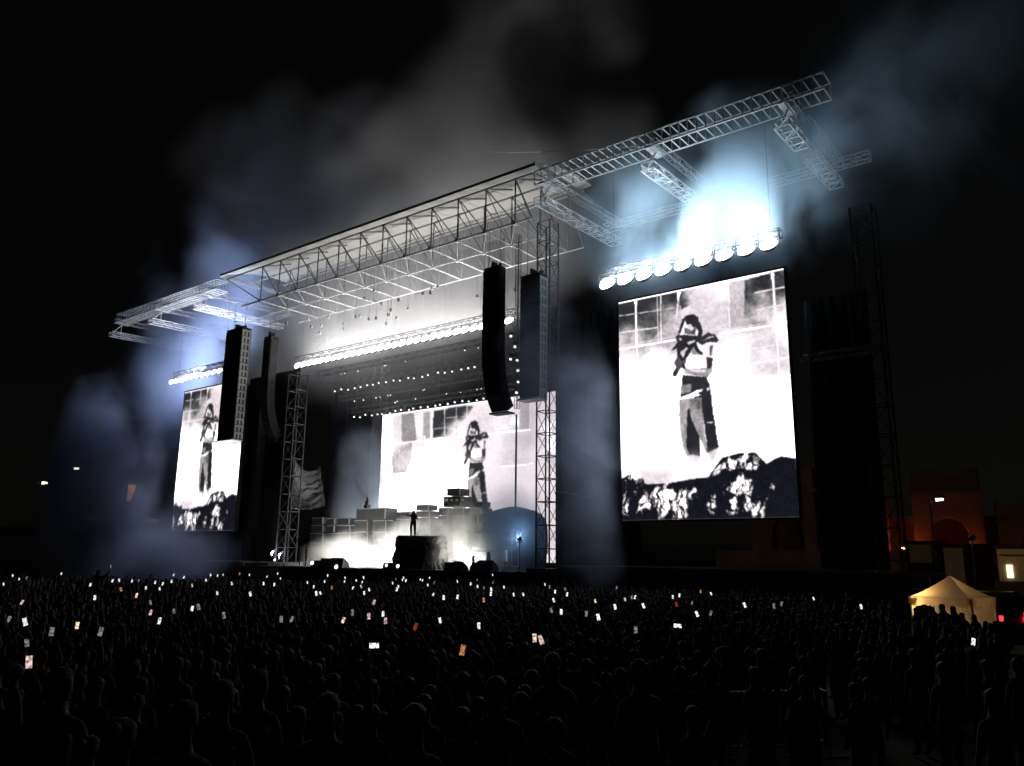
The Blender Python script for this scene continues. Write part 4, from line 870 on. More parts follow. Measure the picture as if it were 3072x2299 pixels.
# people one can pick out near the camera: (px, py of head top, distance, pose, label, shirt, hair)
NEAR = [(222, 681, 8.2, 'down', 'broad-headed person in a dark red shirt in the left foreground', (.16, .02, .02), (.03, .022, .018)),
        (184, 702, 7.4, 'down', 'person with short hair left of the dark red shirt', (.10, .10, .10), (.05, .04, .035)),
        (496, 677, 8.6, 'down', 'person with pale curly hair in the middle foreground', (.03, .03, .03), (.22, .19, .16)),
        (257, 670, 9.3, 'down', 'person with dark hair behind the red shirt', (.04, .04, .05), (.02, .015, .012)),
        (553, 653, 10.6, 'down', 'person in a grey hood right of the middle phones', (.12, .12, .13), (.12, .12, .13)),
        (327, 694, 7.8, 'one', 'person in a reddish cap in the middle left foreground', (.04, .04, .04), (.14, .03, .03)),
        (120, 720, 6.9, 'down', 'person at the lower left edge of the crowd', (.03, .03, .05), (.02, .015, .012)),
        (415, 705, 7.3, 'cross', 'person with folded arms below the orange phone', (.02, .02, .02), (.03, .02, .015)),
        (640, 660, 10.2, 'down', 'person standing near the dim metal barrier', (.05, .03, .03), (.02, .015, .012)),
        (60, 668, 9.0, 'down', 'person with dark hair at the far left foreground', (.05, .05, .06), (.02, .015, .012))]
near_people = []
for px, py, D, pose, lab, shirt, hair in NEAR:
    p = atd(px, py, D); s = p.z/1.79
    x, y = p.x, p.y; put(x, y)
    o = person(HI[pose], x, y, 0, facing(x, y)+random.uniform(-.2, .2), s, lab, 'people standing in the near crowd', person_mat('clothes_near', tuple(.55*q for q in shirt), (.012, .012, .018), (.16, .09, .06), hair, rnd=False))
    near_people.append((o, hair))
for q in occupied: put(q[0], q[1]); crowd.append(q)
RIDER = atd(98.5, 567, 36.0)
put(RIDER.x, RIDER.y)
fh = Vector((math.sin(YAW), math.cos(YAW))); rh = Vector((math.cos(YAW), -math.sin(YAW)))
d = 5.2
while d < 56:
    step = .62 if d < 30 else .72
    half = d*.70+2; u = -half
    while u < half:
        x = fh.x*d+rh.x*u+random.uniform(-.26, .26); y = fh.y*d+rh.y*u+random.uniform(-.26, .26)
        u += step*random.uniform(.85, 1.3)
        if y > 43.2 or near(x, y, .46): continue
        q = proj((x, y, 1.7))
        if q[0] < -25 or q[0] > 1049: continue
        dens = .93
        if q[0] > 560 and d < 12: dens = .06
        elif q[0] > 690 and d < 18: dens = .3
        elif q[0] > 780: dens = .7 if d < 29 else .30
        if (x-TENT.x)**2+(y-TENT.y)**2 < 2.6**2 or (q[0] > 900 and d > 28.5) or (q[0] > 999 and d > 18): continue
        if q[0] < 560 and d < 8.5: dens = .5
        if random.random() > dens: continue
        put(x, y)
        r = random.random(); pose = 'down' if r < .78 else 'one' if r < .84 else 'up' if r < .90 else 'phone' if r < .93 else 'cross'
        crowd.append((x, y, pose, random.uniform(.92, 1.06), facing(x, y)+random.uniform(-.35, .35)))
    d += step*.95
crowd.sort(key=lambda q: q[0]**2+q[1]**2)
def vis(q):
    p = proj((q[0], q[1], 1.65)); return 0 <= p[0] <= 1024 and p[1] < 770
ind = [q for q in crowd if vis(q)][:280]; inds = set(id(q) for q in ind); rest = [q for q in crowd if id(q) not in inds]
PL = dict(down='dark figure standing with arms down in the crowd', up='dark figure in the crowd with both arms raised high', one='dark figure in the crowd with one arm raised', phone='dark figure in the crowd with hands held before the face', cross='dark figure in the crowd with folded arms')
def hair_mesh(kind):
    b = MB(); n, rows = 16, 9; amax = {'short': .58, 'bob': .80, 'cap': .5, 'bun': .6}[kind]*math.pi
    for j in range(rows):
        a = j/(rows-1)*amax
        for i in range(n):
            u = 2*math.pi*i/n; rr = math.sin(min(a, math.pi*.55)); front = max(0, math.sin(u))
            q = Vector((.094*rr*math.cos(u), .015+.108*rr*math.sin(u), 1.672+.125*math.cos(a)+front*rr*.05*(j/(rows-1))*1.6))
            if kind != 'cap': q += Vector((math.cos(u), math.sin(u), .5))*.022*mnoise.noise(q*26)
            b.v.append(q)
    for j in range(rows-1):
        for i in range(n): b.f.append((j*n+i, j*n+(i+1) % n, (j+1)*n+(i+1) % n, (j+1)*n+i))
    if kind == 'cap': b.tube((0, .09, 1.70), (0, .20, 1.68), .07, .055, 8)
    if kind == 'bun': b.tube((0, -.07, 1.74), (0, -.13, 1.78), .05, .04, 8)
    me = bpy.data.meshes.new('hair_'+kind); me.from_pydata([tuple(v) for v in b.v], [], b.f)
    for q in me.polygons: q.use_smooth = True
    me.materials.append({'short': M['hair'], 'bob': M['hairb'], 'cap': M['hairw'], 'bun': M['hair']}[kind]); return me
M['hairb'] = mat('brown_hair', (.014, .009, .006), .7, 0, .5, 30, .5, .15)
HAIR = [hair_mesh(k) for k in ('short', 'bob', 'cap', 'bun', 'short')]
for i, (x, y, pose, s, f) in enumerate(ind):
    o = person(HI[pose], x, y, 0, f, s, PL[pose], 'people in the near crowd')
    if i < 170:
        h = bpy.data.objects.new('hair', random.choices(HAIR, (4, 4, 1, 2, 2))[0]); col.objects.link(h); h.parent = o
for i, (o, hc) in enumerate(near_people):
    me = hair_mesh(('short', 'short', 'bob', 'bob', 'cap', 'cap', 'bun', 'short', 'bob', 'bob')[i]); me.materials[0] = mat('hair_near', tuple(.5*q for q in hc), .75, 0, .5, 40, .8, .12)
    h = bpy.data.objects.new('hair', me); col.objects.link(h); h.parent = o
def far_crowd():
    V = []; Fq = []; n0 = 0; cache = {}
    for k, me in LO.items():
        v = np.array([tuple(q.co) for q in me.vertices]); f = [tuple(p.vertices) for p in me.polygons]; cache[k] = (v, f)
    for (x, y, pose, s, r) in rest:
        v, f = cache[pose]; c, sn = math.cos(r), math.sin(r); R = np.array([[c, -sn, 0], [sn, c, 0], [0, 0, 1]])
        V.append((v*s) @ R.T+np.array([x, y, 0])); Fq += [tuple(i+n0 for i in q) for q in f]; n0 += len(v)
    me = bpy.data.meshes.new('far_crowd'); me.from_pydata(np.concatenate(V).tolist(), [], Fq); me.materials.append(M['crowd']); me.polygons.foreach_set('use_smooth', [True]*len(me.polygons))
    o = bpy.data.objects.new('far_crowd', me); col.objects.link(o)
    tag(o, 'dense dark crowd filling the field up to the stage', 'crowd', kind='stuff')
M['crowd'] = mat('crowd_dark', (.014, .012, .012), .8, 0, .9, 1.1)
far_crowd()
print('crowd', len(ind), len(rest), {k: (len(HI[k].polygons), len(LO[k].polygons)) for k in HI})

# person on another one's shoulders
def rider():
    legs = mir(lambda s: ((.11*s, .03, .90), (.15*s, .36, .84), (.14*s, .40, .45), (.14*s, .48, .40)))
    arms = dict(R=((.33, .16, 1.40), (.34, .28, 1.66), (.30, .32, 1.75)), L=((-.26, .20, 1.30), (.02, .34, 1.48), (.16, .36, 1.56)))
    me = skin_mesh('person_rider', *skel(arms, legs), sub=1)
    f = facing(RIDER.x, RIDER.y)-.45; z = RIDER.z-1.79
    o = person(me, RIDER.x, RIDER.y, z, f, 1.0, 'person sitting on shoulders above the crowd, filming with a phone', None, person_mat('clothes_rider', (.02, .02, .022), rnd=False))
    person(HI['down'], RIDER.x, RIDER.y, 0, f, max(.8, (z+.82)/1.47), 'person carrying someone on the shoulders in the left crowd', None, PM)
    ph = copy_tree(PROTO['w']); ph.location = Vector((RIDER.x, RIDER.y, z))+Matrix.Rotation(f, 3, 'Z') @ Vector((.27, .35, 1.82)); ph.rotation_euler = (0, 0, f-.3)
    tag(ph, 'small lit phone held up by the person on shoulders', 'phone', 'phones held up in the crowd')
    return o
rider()
# performer on the rock, figure on the console, crew
def performer():
    arms = dict(R=((.36, .16, 1.36), (.56, .26, 1.44), (.64, .28, 1.47)), L=((-.25, .05, 1.14), (-.10, .22, 1.12), (.0, .25, 1.15)))
    legs = {'R': ((.10, 0, .86), (.13, .06, .50), (.12, -.02, .09), (.14, .13, .045)), 'L': ((-.10, 0, .86), (-.12, .0, .50), (-.14, -.06, .09), (-.18, .08, .045))}
    J, E_ = skel(arms, legs)
    for q in J:
        if q[:2] in ('el', 'wr', 'ha', 'sh', 'lg'): J[q] = (J[q][0], tuple(1.45*v for v in J[q][1]))
        if q in ('chest', 'waist', 'pelvis', 'collar'): J[q] = (J[q][0], tuple(1.2*v for v in J[q][1]))
    me = skin_mesh('person_performer', J, E_, sub=1)
    p = at(413, 530, 47.9)
    o = person(me, p.x, 47.9, ROCK_TOP, math.pi+.62, 1.2, 'performer in dark clothes standing on the rock, one arm held out', None, person_mat('clothes_performer', (.05, .05, .05), (.03, .03, .032), (.25, .15, .10), (.015, .01, .01), rnd=False))
    b = MB()
    for k in range(9):
        a = 2*math.pi*k/9; b.tube((.07*math.cos(a), .01+.08*math.sin(a), 1.72), (.10*math.cos(a), -.01+.10*math.sin(a), 1.46), .03, .012, 5)
    WL_o = WL[o.name]; me2 = bpy.data.meshes.new('hair'); me2.from_pydata([tuple(v) for v in b.v], [], b.f); me2.materials.append(M['hair']); h = bpy.data.objects.new('hair', me2); col.objects.link(h); h.parent = o
    t = empty('microphone', (0, 0, 0), 'microphone in the hand of the performer on the rock', 'microphone')
    part('handle', M['blackmetal'], t, lambda b: b.tube((0, 0, -.1), (0, 0, .06), .018, .022, 8)); part('head', M['steel'], t, lambda b: [b.tube((0, 0, .06), (0, 0, .10), .024, .032, 8), b.tube((0, 0, .10), (0, 0, .13), .032, .014, 8)])
    t.location = o.matrix_basis @ Vector((0.0, .29, 1.2)) if False else Vector((p.x, 47.9, ROCK_TOP))+Matrix.Rotation(math.pi+.62, 3, 'Z') @ Vector((0.01, .36, 1.42))
performer()
_dz = at(367, 508.4, Y1+2.0).z-.75; _p = at(367, 508, Y1+2.0)
person(HI['cross'], _p.x, Y1+2.0, _dz, math.pi-.4, 1.12, 'lone figure standing behind the big console on the stack', None, person_mat('clothes_dj', (.03, .03, .035), rnd=False))
_dj = empty('standing_plinth', (_p.x, Y1+2.0, DECK), 'dark plinth behind the big console carrying the lone figure', 'plinth')
part('body', M['box'], _dj, lambda b: b.box(_p.x-1, _p.x+1, Y1+1.64, Y1+2.6, DECK, _dz-.05)); part('top', M['deck'], _dj, lambda b: b.box(_p.x-1.05, _p.x+1.05, Y1+1.62, Y1+2.65, _dz-.05, _dz))
for px, l in ((299.5, 'crew member standing left of another by the left tower'), (306, 'crew member standing right of another by the left tower')):
    _p = at(px, 560, 46.9); person(HI['down'], _p.x, 46.9, DECK, math.pi*.8, 1.05, l, 'stage crew', person_mat('clothes_crew', (.02, .02, .02), rnd=False))

# ------------------------------------------------------------------ the surroundings on the right
def tent():
    c = atd(952, 598, 33.0); cx, cyy = c.x, c.y
    t = empty('gazebo_tent', (cx, cyy, 0), 'cream peaked party tent glowing warm at the right edge of the crowd', 'tent')
    R = Matrix.Translation((cx, cyy, 0)) @ Matrix.Rotation(math.radians(-12), 4, 'Z')
    h = 1.04; ze, zp = atd(952, 597, 33.0).z, atd(950, 575.5, 33.0).z
    for k in range(4):
        def fn(b):
            A = Matrix.Rotation(k*math.pi/2, 4, 'Z'); vs = []; fs = []; n = 10
            for j in range(n+1):
                v = j/n; w_ = h*(1-v); z = ze+(zp-ze)*(v**1.25); 
                for i in range(7):
                    u = i/6*2-1; vs.append(R @ A @ Vector((u*w_, -w_+.0, z-.06*(1-u*u)*math.sin(v*math.pi))))
            for j in range(n):
                for i in range(6): fs.append((j*7+i, j*7+i+1, j*7+i+8, j*7+i+7))
            b.add(vs, fs)
        part('roof_panel', M['canvas'], t, fn, True)
        def val(b):
            A = Matrix.Rotation(k*math.pi/2, 4, 'Z'); n = 16; vs = []; fs = []
            for i in range(n+1):
                u = i/n*2-1; drop = .22+.10*abs(math.sin(i*math.pi/4)); 
                vs += [R @ A @ Vector((u*h, -h-.01, ze+.02)), R @ A @ Vector((u*h, -h-.03+.02*math.sin(i*1.7), ze-drop))]
            for i in range(n): fs.append((2*i, 2*i+2, 2*i+3, 2*i+1))
            b.add(vs, fs)
        part('valance', M['canvas'], t, val, True)
        A = Matrix.Rotation(k*math.pi/2, 4, 'Z'); q = R @ A @ Vector((h-.05, -h+.05, 0))
        strut('leg', q, (q.x, q.y, ze), .035, M['white'], t)
        def leg_drape(b):
            q0 = R @ A @ Vector((h-.02, -h+.02, 0)); d1 = (R @ A).to_3x3() @ Vector((-.28, 0, 0)); d2 = (R @ A).to_3x3() @ Vector((0, .28, 0)); vs = []
            for z, w_ in ((ze-.05, 1), (ze-.5, .5), (ze-.9, .18), (.6, .12)): vs += [q0+d1*w_+Vector((0, 0, z)), q0+Vector((0, 0, z)), q0+d2*w_+Vector((0, 0, z))]
            b.add(vs, [(j*3+i, j*3+i+1, j*3+i+4, j*3+i+3) for j in range(3) for i in range(2)])
        part('leg_drape', M['canvas'], t, leg_drape, True)
    part('back_wall', M['canvas'], t, lambda b: b.box(-h+.06, h-.06, h-.06, h-.03, .1, ze, R))
    part('bulb', emat('tent_bulb', (1, .66, .30), 260), t, lambda b: [b.tube(R @ Vector((-.8, -.6, ze-.16)), R @ Vector((-.8, -.6, ze-.24)), .05, .05, 8)])
    # people in front of it
    for i, (px, py, dd, l) in enumerate(((916, 604, 30.6, 'silhouetted person at the left leg of the lit tent'), (925, 608, 30.2, 'short silhouetted person between left leg and middle of the lit tent'), (932, 603, 30.8, 'silhouetted person with big hair left of the tent middle'), (942, 600, 30.4, 'tallest silhouetted person, under the tent peak'), (953, 602, 30.7, 'silhouetted person right of the tent middle'), (962, 609, 30.0, 'silhouetted person with bent head right of the tent'), (974, 611, 30.2, 'short silhouetted person at the right leg of the lit tent'))):
        p = atd(px, py, dd); person(HI['down'], p.x, p.y, 0, facing(p.x, p.y), p.z/1.79, l, 'silhouettes before the lit tent', PM)
tent()
def ruin():
    D0 = 118.0
    t = empty('brick_ruin', tuple(atd(930, 560, D0)), 'dark ruined brick building with tall arches, lit orange from below', 'ruin')
    o_ = WL[t.name]
    ang = math.radians(38)
    ex = Vector((math.cos(math.radians(-38-6)), math.sin(math.radians(-38-6)), 0)); 
    dv = atd(930, 560, 1)-Vector((0, 0, CAM.z)); dv = Vector((dv.x, dv.y, 0)).normalized(); ex = Vector((dv.y, -dv.x, 0)); 
    Rm = Matrix(((ex.x, dv.x, 0, o_.x), (ex.y, dv.y, 0, o_.y), (0, 0, 1, 0), (0, 0, 0, 1)))
    # piers and ragged wall tops between arches, all in the local frame (x right, y away)
    spans = [(-21, -13.5, 16), (-12.0, -4.5, 12.5), (-1.5, 6.5, 15), (8.0, 17, 10.5), (18.5, 26, 13)]
    for x0, x1, h in spans:
        def wall(b):
            n = 8; xm = (x0+x1)/2; aw = (x1-x0)*.28; ah = h*.45
            prof = [(x0, 4.6), (xm-aw, 4.6)]+[(xm-aw*math.cos(math.pi*i/n), ah+aw*math.sin(math.pi*i/n)) for i in range(n+1)]+[(xm+aw, 4.6), (x1, 4.6)]
            top = [(x1-(x1-x0)*i/9, h+1.6*mnoise.noise(Vector((x0+i*1.3, 2, 0)))) for i in range(10)]
            pts = prof+top; N = len(pts); vs = [Rm @ Vector((x, 0, z)) for x, z in pts]+[Rm @ Vector((x, 3.0, z)) for x, z in pts]
            b.add(vs, [tuple(range(N)), tuple(range(2*N-1, N-1, -1))]+[(i, i+N, (i+1) % N+N, (i+1) % N) for i in range(N)])
        part('arched_wall', M['brick'], t, wall)
        part('cornice', M['brick'], t, lambda b: b.box(x0-.3, x1+.3, -.35, -.003, h*.78, h*.82, Rm))
    part('rear_wall', M['brick'], t, lambda b: b.box(-24, 30, 9, 11, 3, 9.5, Rm))
    part('terrace', M['brick'], t, lambda b: b.box(-26, 32, -6, 12, 0, 4.6, Rm))
    # warm floodlights at its foot
    for x, e in ((-3.0, 1.0), (3.5, .5)):
        p = Rm @ Vector((x, -.9, 4.9)); r = make_lamp(.18, emat('ruin_lamp', (1, .22, .05), 150*e), 1.35, 0); r.name = 'ruin_floodlight'; r.location = p
        for ch in r.children:
            pass
        r.rotation_euler.z = math.atan2(dv.y, dv.x)+math.pi/2
        tag(r, 'orange floodlight at the foot of the brick ruin, %s one' % ('left' if x < 0 else 'right'), 'lamp', 'orange floodlights')
ruin()
def street_lamp(px, py, D, label, s=1.0, colr=(1, .8, .6), e=7):
    p = atd(px, py, D); t = empty('street_lamp', (p.x, p.y, 0), label, 'street lamp', 'street lamps')
    strut('pole', (p.x, p.y, 0), (p.x, p.y, p.z-.1), .08, M['blackmetal'], t)
    dv = Vector((p.x, p.y, 0)).normalized(); sd = Vector((dv.y, -dv.x, 0))
    strut('arm', (p.x, p.y, p.z), p+sd*.9+Vector((0, 0, .15)), .05, M['blackmetal'], t)
    part('head', M['blackmetal'], t, lambda b: b.tube(p+sd*.5+Vector((0, 0, .3)), p+sd*1.4+Vector((0, 0, .3)), .2*s, .12*s, 6))
    part('lens', emat('street_lens', colr, e, 'NONE'), t, lambda b: b.tube(p+sd*.55+Vector((0, 0, .05)), p+sd*1.3+Vector((0, 0, .05)), .17*s, .10*s, 6))
street_lamp(930, 500, 100, 'single white street lamp above the orange glow at the right', 1.2)
street_lamp(38, 482.5, 150, 'lower left one of the two far street lamps', 2.0)
street_lamp(70, 468, 150, 'upper right one of the two far street lamps', 2.0)
street_lamp(243.5, 490, 120, 'far street lamp just right of the left screen', 1.6)
street_lamp(1021, 552.5, 70, 'street lamp at the right edge above the tent', 1.0)
def block(name, label, cat, px0, py0, px1, py1, D, depth, m, extra=None, group=None, z0=0.0):
    a = atd(px0, py1, D); b_ = atd(px1, py0, D); ca = atd((px0+px1)/2, py0, D)
    dv = Vector((ca.x, ca.y, 0)).normalized(); ex = Vector((dv.y, -dv.x, 0)); c = Vector((ca.x, ca.y, 0))
    w_ = (Vector((b_.x, b_.y, 0))-Vector((a.x, a.y, 0))).length/2; h = ca.z
    Rm = Matrix(((ex.x, dv.x, 0, c.x), (ex.y, dv.y, 0, c.y), (0, 0, 1, 0), (0, 0, 0, 1)))
    t = empty(name, (c.x, c.y, z0), label, cat, group); part('wall', m, t, lambda b: b.box(-w_, w_, 0, depth, z0, h, Rm)); part('roof', M['dark'], t, lambda b: b.box(-w_-.1, w_+.1, -.1, depth+.1, h+.002, h+.12, Rm))
    return t, Rm, w_, h
# site cabins and trucks beyond the tent
t, Rm, w_, h = block('site_cabin', 'dark site cabin with a pale upright door strip above the tent', 'cabin', 944, 546, 990, 575, 52, 6, M['dark'])
part('door', M['plaster'], t, lambda b: b.box(-w_-.0, -w_+.95, -.05, -.003, h-2.1, h-.1, Rm))
t, Rm, w_, h = block('site_cabin', 'low dark cabin with a pale lit end wall left of the tent', 'cabin', 906, 543, 942, 575, 56, 5, M['dark'])
part('end_panel', M['plaster'], t, lambda b: b.box(-w_+.2, w_*.35, -.05, -.003, h-1.2, h-.1, Rm)); part('window', M['glass'], t, lambda b: b.box(w_*.45, w_*.9, -.05, -.003, h-1.5, h-.4, Rm))
t, Rm, w_, h = block('marquee_hut', 'tan hut with one small lit window at the right edge', 'hut', 998, 549, 1030, 580, 46, 4, M['plaster'])
part('window', emat('lit_window', (1, .85, .5), 1.6, 'NONE'), t, lambda b: b.box(-w_*.55, -w_*.2, -.05, -.003, h-1.35, h-.75, Rm)); part('counter', M['dark'], t, lambda b: b.box(-w_-.2, w_*.65, -1.6, -.06, 0, h-1.5, Rm)); part('awning', M['plaster'], t, lambda b: b.box(-w_*.9, w_, -.9, -.01, h-.25, h-.18, Rm))
floor_p = atd(972, 538, 40); _q = Vector((floor_p.x, floor_p.y, 0)).normalized()
pl = make_lamp(.13, emat('yard_lens', (1, .62, .25), 130), -.45, 0); pl.name = 'yard_lamp'; pl.location = floor_p; pl.rotation_euler.z = math.atan2(_q.y, _q.x)+math.pi/2; tag(pl, 'warm yard lamp on a pole, lighting the cabins above the tent', 'lamp')
yp = empty('lamp_pole', (floor_p.x, floor_p.y, 0), 'dark pole carrying the yard lamp at the right', 'pole'); strut('shaft', (floor_p.x, floor_p.y, 0), (floor_p.x, floor_p.y, floor_p.z+.1), .05, M['blackmetal'], yp); part('foot', M['blackmetal'], yp, lambda b: b.box(floor_p.x-.3, floor_p.x+.3, floor_p.y-.3, floor_p.y+.3, 0, .1))
def van():
    p = atd(1012, 607, 36); dv = Vector((p.x, p.y, 0)).normalized(); ex = Vector((dv.y, -dv.x, 0)); c = Vector((p.x, p.y, 0))
    Rm = Matrix(((ex.x, dv.x, 0, c.x), (ex.y, dv.y, 0, c.y), (0, 0, 1, 0), (0, 0, 0, 1))) @ Matrix.Rotation(math.radians(62), 4, 'Z')
    t = empty('parked_van', tuple(c), 'dark van with glowing red tail lights at the right edge', 'van')
    prof = [(0, .45), (0, 2.1), (.25, 2.3), (3.6, 2.3), (4.3, 1.5), (5.1, 1.25), (5.2, .45)]; n = len(prof)
    part('body', M['van'], t, lambda b: b.add([Rm @ Vector((s*.95, y, z)) for s in (-1, 1) for y, z in prof], [tuple(range(n-1, -1, -1)), tuple(range(n, 2*n))]+[(i, (i+1) % n, (i+1) % n+n, i+n) for i in range(n)]))
    part('rear_window', M['glass'], t, lambda b: b.box(-.75, .75, -.02, -.003, 1.4, 2.0, Rm)); part('windscreen', M['glass'], t, lambda b: b.add([Rm @ Vector(q) for q in ((-.8, 3.72, 2.2), (.8, 3.72, 2.2), (.8, 4.30, 1.56), (-.8, 4.30, 1.56))], [(0, 1, 2, 3)]))
    part('bumper', M['blackmetal'], t, lambda b: b.box(-.95, .95, -.14, -.003, .42, .66, Rm))
    for s in (-1, 1):
        for y in (.95, 4.2):
            wh = part('wheel', M['black'], t, lambda b: b.tube(Rm @ Vector((s*.78, y, .34)), Rm @ Vector((s*.98, y, .34)), .34, n=14)); part('rim', M['steel'], wh, lambda b: b.tube(Rm @ Vector((s*.982, y, .34)), Rm @ Vector((s*1.0, y, .34)), .2, n=10))
        part('tail_light', emat('tail_lens', (1, .02, .03), 9 if s > 0 else 3.0, 'AUTO'), t, lambda b: b.box(s*.85-.10, s*.85+.09, -.05, -.003, 1.2 if s > 0 else 1.3, 1.55 if s > 0 else 1.48, Rm))
    return t
van()
# ------------------------------------------------------------------ far left: marquees, banner
def marquee(px, pyp, pye, D, wpx, label):
    pk = atd(px, pyp, D); ea = atd(px, pye, D); a = atd(px-wpx/2, pye, D); b_ = atd(px+wpx/2, pye, D); hw = (b_-a).length/2
    t = empty('marquee_tent', (pk.x, pk.y, 0), label, 'tent', 'far marquees'); c = Vector((pk.x, pk.y, 0))
    def fn(b):
        vs = []; fs = []; n = 10
        for j in range(n+1):
            v = j/n; r = hw*(1-v)*(1-.35*math.sin(math.pi*v)); z = ea.z+(pk.z-ea.z)*v
            for sx, sy in ((-1, -1), (1, -1), (1, 1), (-1, 1)): vs.append(c+Vector((sx*r, sy*r, z)))
        for j in range(n):
            for k in range(4): fs.append((j*4+k, j*4+(k+1) % 4, (j+1)*4+(k+1) % 4, (j+1)*4+k))
        b.add(vs, fs)
    part('roof', M['canvas'], t, fn); part('valance', M['canvas'], t, lambda b: [b.box(c.x-hw, c.x+hw, c.y-hw, c.y-hw+.05, ea.z-.5, ea.z+.01), b.box(c.x+hw-.05, c.x+hw, c.y-hw, c.y+hw, ea.z-.5, ea.z+.01)])
    for sx in (-1, 1):
        for sy in (-1, 1): strut('leg', (c.x+sx*hw*.98, c.y+sy*hw*.98, 0), (c.x+sx*hw*.98, c.y+sy*hw*.98, ea.z), .06, M['blackmetal'], t)
marquee(97, 506.5, 517.5, 120, 36, 'dim peaked marquee at the far left behind the smoke, left one')
marquee(131, 508, 519, 116, 44, 'dim peaked marquee at the far left behind the smoke, right one')
def banner():
    p = atd(134, 487, 110); b_ = atd(134, 500, 110); t = empty('feather_banner', (p.x, p.y, 0), 'small orange tapering banner above the far marquee', 'banner')
    dv = Vector((p.x, p.y, 0)).normalized(); ex = Vector((dv.y, -dv.x, 0)); h = p.z-b_.z+.6; c = Vector((p.x, p.y, 0)); z1 = p.z+.3
    strut('pole', c-ex*.7+Vector((0, 0, 0)), c-ex*.7+Vector((0, 0, z1)), .06, M['blackmetal'], t)
    part('cloth', mat('banner_cloth', (.85, .35, .1), .7, 0, .1, 2, emit=(1, .38, .1), es=.55), t, lambda b: b.add([c-ex*.7+Vector((0, 0, z1)), c+ex*.25+Vector((0, 0, z1-.1)), c+ex*.1+Vector((0, 0, z1-h*.4)), c-ex*.35+Vector((0, 0, z1-h)), c-ex*.7+Vector((0, 0, z1-h*.8))]+[q+dv*.06 for q in (c-ex*.7+Vector((0, 0, z1)), c+ex*.25+Vector((0, 0, z1-.1)), c+ex*.1+Vector((0, 0, z1-h*.4)), c-ex*.35+Vector((0, 0, z1-h)), c-ex*.7+Vector((0, 0, z1-h*.8)))],  # cloth glows by itself in place of light falling on it
         [(0, 4, 3, 2, 1), (5, 6, 7, 8, 9), (0, 1, 6, 5), (1, 2, 7, 6), (2, 3, 8, 7), (3, 4, 9, 8), (4, 0, 5, 9)]))
banner()
# barrier rails in the dark right foreground
def barrier(pa, pb, label):
    t = empty('crowd_barrier', tuple(pa), label, 'barrier', 'crowd barriers'); pa, pb = Vector(pa), Vector(pb)
    strut('top_rail', pa, pb, .022, M['steel'], t); lo = Vector((0, 0, -(pa.z-.2)))
    strut('lower_rail', pa+lo, pb+lo, .02, M['steel'], t)
    n = 7
    for i in range(n+1): q = pa.lerp(pb, i/n); strut('upright', (q.x, q.y, .2), q, .012 if 0 < i < n else .02, M['steel'], t, 4)
    for q in (pa, pb): strut('foot', (q.x-.25, q.y-.25, .02), (q.x+.25, q.y+.25, .02), .02, M['steel'], t); strut('stub', (q.x, q.y, .02), (q.x, q.y, .2), .02, M['steel'], t)
barrier(atz(790, 676, 1.1), atz(826, 692, 1.1), 'dim metal barrier slanting down at the right of the crowd')
barrier(atz(715, 693, 1.1), atz(790, 691, 1.1), 'dim metal barrier lying level right of the middle')
barrier(atz(605, 702, 1.1), atz(655, 696, 1.1), 'dim metal barrier rail just right of the middle foreground')
# dark side tower right of the big screen
t = empty('side_tower', (-11.0, 47, 0), 'hardly visible dark scaffold tower right of the big right screen', 'tower')
box_truss(t, (-11.0, 48, 0), (-11.0, 48, 24), (1.2, 0, 0), (0, 1.2, 0), 14, .06, M['blackmetal'])
box_truss(t, (-15, 47.5, 15.2), (-10.2, 47.5, 15.2), (0, .4, 0), (0, 0, .4), 10, .03, M['steel'], 'arm_')

